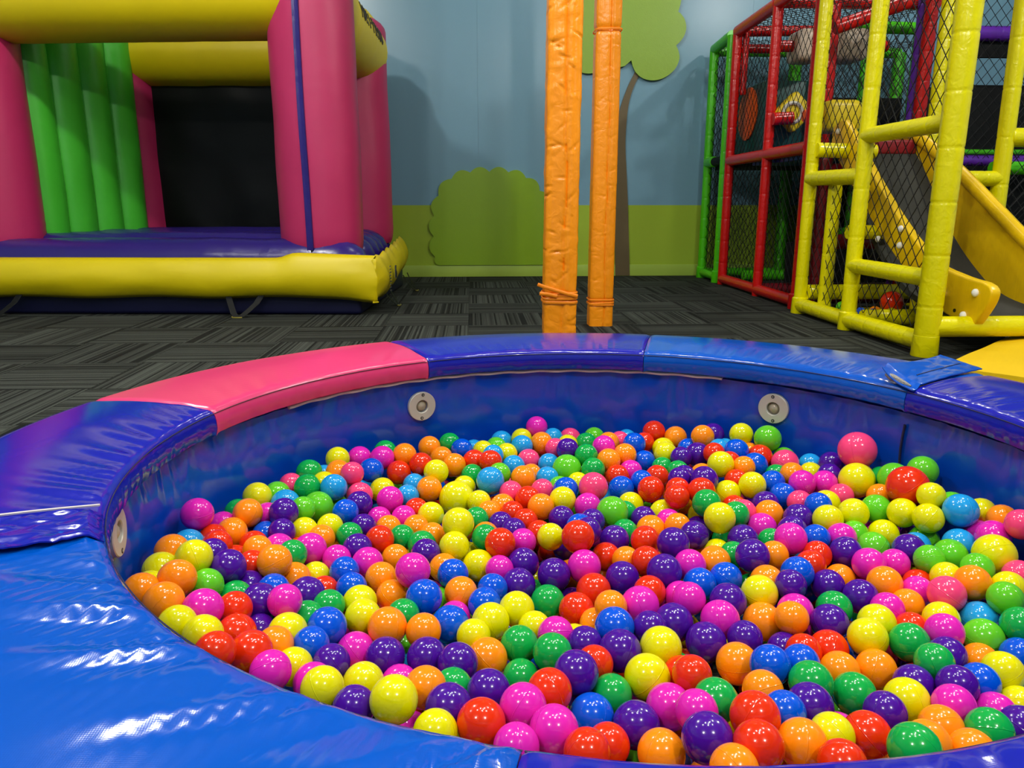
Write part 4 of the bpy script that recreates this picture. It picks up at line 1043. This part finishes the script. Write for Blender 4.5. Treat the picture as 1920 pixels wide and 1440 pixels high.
# nets: diamond cord, one object per bay
def net(org, ax, ay, w, h, cw=0.09, ch=0.108, r=0.0029):
    org = Vector(org) - FO; ax = Vector(ax); ay = Vector(ay); nn = ax.cross(ay).normalized(); b = MB()
    sl = cw / ch; rn = random.Random(int(w * 1000 + h * 77))
    for sgn in (1, -1):
        k = -int(h * sl / cw) - 2
        while True:
            c = k * cw; k += 1
            if c > w + h * sl + cw: break
            # a = c + sgn*sl*bv (sgn=-1 shifted)
            pts = []
            a0 = c if sgn == 1 else c
            t0, t1 = 0.0, h
            lo, hi = (-a0 / sl * 1.0, (w - a0) / sl) if sgn == 1 else ((a0 - w) / sl, a0 / sl)
            t0 = max(t0, min(lo, hi)); t1 = min(t1, max(lo, hi))
            if t1 - t0 < 0.01: continue
            m = max(1, int((t1 - t0) / 0.25))
            for i in range(m + 1):
                t = t0 + (t1 - t0) * i / m; a = a0 + sgn * sl * t
                pts.append(org + ax * (a + rn.uniform(-.002, .002)) + ay * t + nn * (rn.uniform(-.003, .003)))
            b.tube(pts, r, 3, caps=False)
    return b.build('net', M_NET, fr_, smooth=False, angle=None)
UP = (0, 0, 1); DY = (0, 1, 0); DX = (1, 0, 0)
net((XG + .03, Yg2 + .02, .08), DY, UP, Yg1 - Yg2 - .04, TOP - .14)
net((XG + .03, Yr2 + .02, .08), DY, UP, Yr1 - Yr2 - .04, 2.2)
net((XG + .03, Yr3 + .02, .08), DY, UP, Yr2 - Yr3 - .04, 2.22)
net((XY + .035, Yy2 + .02, .10), DY, UP, Yy1 - Yy2 - .03, 2.75)
net((XY + .04, Yy3 + .03, .12), DY, UP, Yy2 - Yy3 - .05, 2.7)
net((XG, 7.98, .1), DX, UP, 1.85, TOP - .15)
net((XG, Yr1 - .03, TOP - .005), DX, (0, -1, 0), 1.2, 1.7)          # roof net
net((XG, 8.0, TOP - .04), DX, (0, -1, 0), 1.85, .5)
net((2.95, 6.36, 1.2), DX, UP, .6, 1.1)
net((3.9, 6.46, 0.1), DX, UP, 1.5, 2.9)
net((3.53, 5.06, .1), DX, UP, 1.2, 2.8)
net((2.65, 5.7, .1), DX, UP, 1.1, .95)
net((3.0, 7.45, 1.2), DX, UP, 1.2, 1.1)

# slide
sl = thing('slide', (2.9, 4.5, 0), 0, 'yellow plastic slide with tall sides and charcoal carpeted bed', 'slide')
SO = Vector((2.9, 4.5, 0))
def panel(x0, x1, prof, name, m, bev=0.012):
    pr = [(p.x, p.y) for p in prof]
    bm = bmesh.new(); vv = []
    for x in (x0, x1): vv.append([bm.verts.new((x - SO.x, y - SO.y, z)) for y, z in pr])
    n = len(pr)
    bm.faces.new(vv[0][::-1]); bm.faces.new(vv[1])
    for i in range(n): bm.faces.new((vv[0][i], vv[0][(i + 1) % n], vv[1][(i + 1) % n], vv[1][i]))
    bmesh.ops.recalc_face_normals(bm, faces=bm.faces)
    if bev:
        ed = [e for e in bm.edges if len([f for f in e.link_faces if len(f.verts) == n]) == 1]
        bmesh.ops.bevel(bm, geom=ed, offset=bev, segments=3, profile=0.5, affect='EDGES')
    me = bpy.data.meshes.new(name); bm.to_mesh(me); bm.free()
    me.polygons.foreach_set('use_smooth', [True] * len(me.polygons)); me.set_sharp_from_angle(angle=R(40))
    return link(name, me, m, sl)
V3 = lambda L: [Vector((a, b, 0)) for a, b in L]
topL = smoothline(V3([(5.60, 1.30), (5.50, 1.345), (5.38, 1.31), (5.0, 0.995), (4.6, 0.70), (4.22, 0.478), (3.95, 0.415), (3.75, 0.395)]), 5)
endL = smoothline(V3([(3.70, 0.382), (3.672, 0.35), (3.69, 0.285), (3.755, 0.19), (3.785, 0.165)]), 4)
botL = smoothline(V3([(3.88, 0.168), (4.08, 0.21), (4.40, 0.355), (4.87, 0.64), (5.30, 0.95), (5.60, 1.17)]), 4)
pl = panel(2.60, 2.655, topL + endL + botL, 'side_panel', M_SLIDE)
# taller far side with a moulded top rail
topR = smoothline(V3([(5.95, 1.34), (5.75, 1.34), (5.55, 1.27), (5.05, 1.03), (4.6, 0.775), (4.25, 0.575), (3.9, 0.43), (3.65, 0.36)]), 5)
botR = smoothline(V3([(3.62, 0.19), (3.8, 0.18), (4.1, 0.175), (4.4, 0.205), (4.65, 0.31), (5.0, 0.56), (5.40, 0.98), (5.65, 1.12), (5.95, 1.16)]), 4)
pr_ = panel(3.20, 3.25, topR + botR, 'side_panel', M_SLIDE)
b = MB(); b.tube([Vector((3.20, p.x, p.y - .02)) - SO for p in topR], 0.045, 12, flat=0.8); b.build('top_rail', M_SLIDE, sl)
# bed
bed = smoothline(V3([(5.95, 1.20), (5.62, 1.17), (5.42, 1.03), (5.0, 0.60), (4.65, 0.35), (4.4, 0.245), (4.1, 0.205), (3.85, 0.20)]), 6)
bed2 = [Vector((p.x + .03, p.y - .03, 0)) for p in reversed(bed)]
panel(2.655, 3.20, bed + bed2, 'bed', M_BED, 0)
b = MB(); b.box(Vector((2.655, 5.52, 1.12)) - SO, Vector((3.2, 5.60, 1.225)) - SO, bev=.02); b.build('entry_pad', M_MAROON, sl)
# bolt caps on the near side
for y, z in ((4.06, 0.298), (3.788, 0.336), (3.86, 0.208), (4.554, 0.633), (4.544, 0.535), (5.431, 1.114), (5.498, 1.275), (4.80, .56)):
    b = MB(); p = Vector((2.60, y, z)) - SO
    b.tube([p, p + Vector((-.008, 0, 0)), p + Vector((-.016, 0, 0)), p + Vector((-.021, 0, 0))], [0.021, 0.021, 0.015, 0.004], 16)
    b.build('bolt_cap', M_CAPW, sl)
for y, z in ((3.94, 0.223), (4.60, .53), (5.46, 1.09)):
    b = MB(); p = Vector((2.60, y, z)) - SO; b.tube([p + Vector((.002, 0, 0)), p + Vector((-.004, 0, 0))], 0.010, 12); b.build('bolt', M_DARK, sl)

# landing mat
mt = thing('landing_mat', (3.0, 3.45, 0), 0, 'yellow vinyl landing mat on the carpet at the foot of the slide', 'mat')
mo = Vector((3.0, 3.45, 0))
P4 = [Vector((2.10, 3.235, 0)), Vector((3.42, 4.37, 0)), Vector((4.1, 3.55, 0)), Vector((2.75, 2.55, 0))]
vs = []; fs = []; n = 26
for i in range(n + 1):
    for j in range(n + 1):
        u, v = i / n, j / n
        p = P4[0].lerp(P4[1], u).lerp(P4[3].lerp(P4[2], u), v)
        e = min(u, 1 - u, v, 1 - v)
        z = 0.075 + 0.02 * min(1, e * 8) + 0.012 * noise.noise(Vector((u * 4, v * 4, 1)))
        vs.append((p.x - mo.x, p.y - mo.y, z))
for i in range(n):
    for j in range(n):
        a = i * (n + 1) + j; fs.append((a, a + n + 1, a + n + 2, a + 1))
bd = [i * (n + 1) for i in range(n + 1)] + [n * (n + 1) + j for j in range(1, n + 1)] + [i * (n + 1) + n for i in range(n - 1, -1, -1)] + list(range(n - 1, 0, -1))
base = len(vs); vs += [(vs[k][0], vs[k][1], 0.0) for k in bd]
for q in range(len(bd)):
    l = (q + 1) % len(bd); fs.append((bd[q], bd[l], base + l, base + q))
fs.append(tuple(base + q for q in range(len(bd))))
build('pad', vs, fs, M_MATY, mt, True, 45)

# spinning blocks on pipes
def spinner(name, p0, p1, r, pm, blocks, label):
    o = thing(name, tuple((Vector(p0) + Vector(p1)) / 2), 0, label, 'play blocks')
    off = Vector(o.location)
    pipe(p0, p1, r, pm, 'axle', .3, o)
    for (x0, x1, y0, y1, z0, z1, m, bev) in blocks:
        b = MB(); b.box(Vector((x0, y0, z0)) - off, Vector((x1, y1, z1)) - off, bev=bev); b.build('block', m, o, angle=40)
    return o
spinner('block_spinner', (2.50, 6.6, 2.035), (3.46, 6.6, 2.045), 0.045, M_SR, [(2.66, 2.88, 6.45, 6.75, 1.91, 2.155, M_BEIGE, .05), (2.97, 3.25, 6.45, 6.75, 1.915, 2.16, M_BEIGE, .05)], 'two beige rounded blocks threaded on a red padded pipe')
spinner('block_spinner', (2.55, 6.0, 1.43), (3.08, 6.0, 1.445), 0.045, M_ORAN3, [(2.68, 2.955, 5.87, 6.13, 1.305, 1.54, M_YPL, .05)], 'yellow rounded block threaded on an orange pipe above the blue deck')
# activity panel
ap = thing('activity_panel', (2.62, 7.0, 1.2), 0, 'teal activity panel with orange disc and yellow diamond', 'play panel')
ao = Vector(ap.location)
b = MB(); b.box(Vector((2.60, 6.93, 1.205)) - ao, Vector((2.64, 7.74, 1.83)) - ao, bev=.012); b.build('board', M_TEAL, ap)
b = MB(); b.box(Vector((2.50, 6.52, 1.205)) - ao, Vector((3.0, 6.56, 1.76)) - ao, bev=.012); b.build('board', M_TEAL, ap)
b = MB(); b.tube([Vector((2.598, 7.36, 1.585)) - ao, Vector((2.585, 7.36, 1.585)) - ao], 0.235, 40); b.build('disc', M_ORAN3, ap)
b = MB(); M45 = Matrix.Translation(Vector((2.63, 6.40, 1.50)) - ao) @ Matrix.Rotation(R(45), 4, 'Y'); b.box((-.115, -.06, -.115), (.115, .06, .115), M45, bev=.02); d = b.build('diamond', M_YPL, ap, angle=40)
b = MB(); c0 = Vector((2.60, 6.335, 1.49)) - ao; b.tube([c0 + Vector((.075 * math.cos(2 * PI * k / 24), 0, .075 * math.sin(2 * PI * k / 24))) for k in range(24)], 0.016, 8, closed=True); b.build('ring', M_STEEL, d)
pipe((2.44, 6.335, 1.44), (2.60, 6.335, 1.45), 0.05, M_SR, 'handle', .3, ap)

# balls in the little pit inside the frame
for k, x, y, r, z in (('B', 2.53, 4.80, .036, .086), ('B', 2.60, 4.77, .034, .084), ('O', 2.66, 4.86, .036, .086), ('R', 2.86, 5.02, .075, .125), ('G', 2.99, 4.80, .055, .105), ('L', 2.55, 5.1, .036, .086), ('G', 2.62, 5.16, .036, .086),
                      ('Y', 2.74, 4.80, .034, .084), ('K', 2.46, 4.22, .034, .034), ('B', 2.50, 4.02, .036, .036)):
    nm = BALLC[k][0]; size = 'large' if r > .05 else 'small'
    place_ball(k, x, y, z, r, '%s %s ball behind the net of the climbing frame' % (size, nm), '%s %s balls inside the climbing frame' % (size, nm))
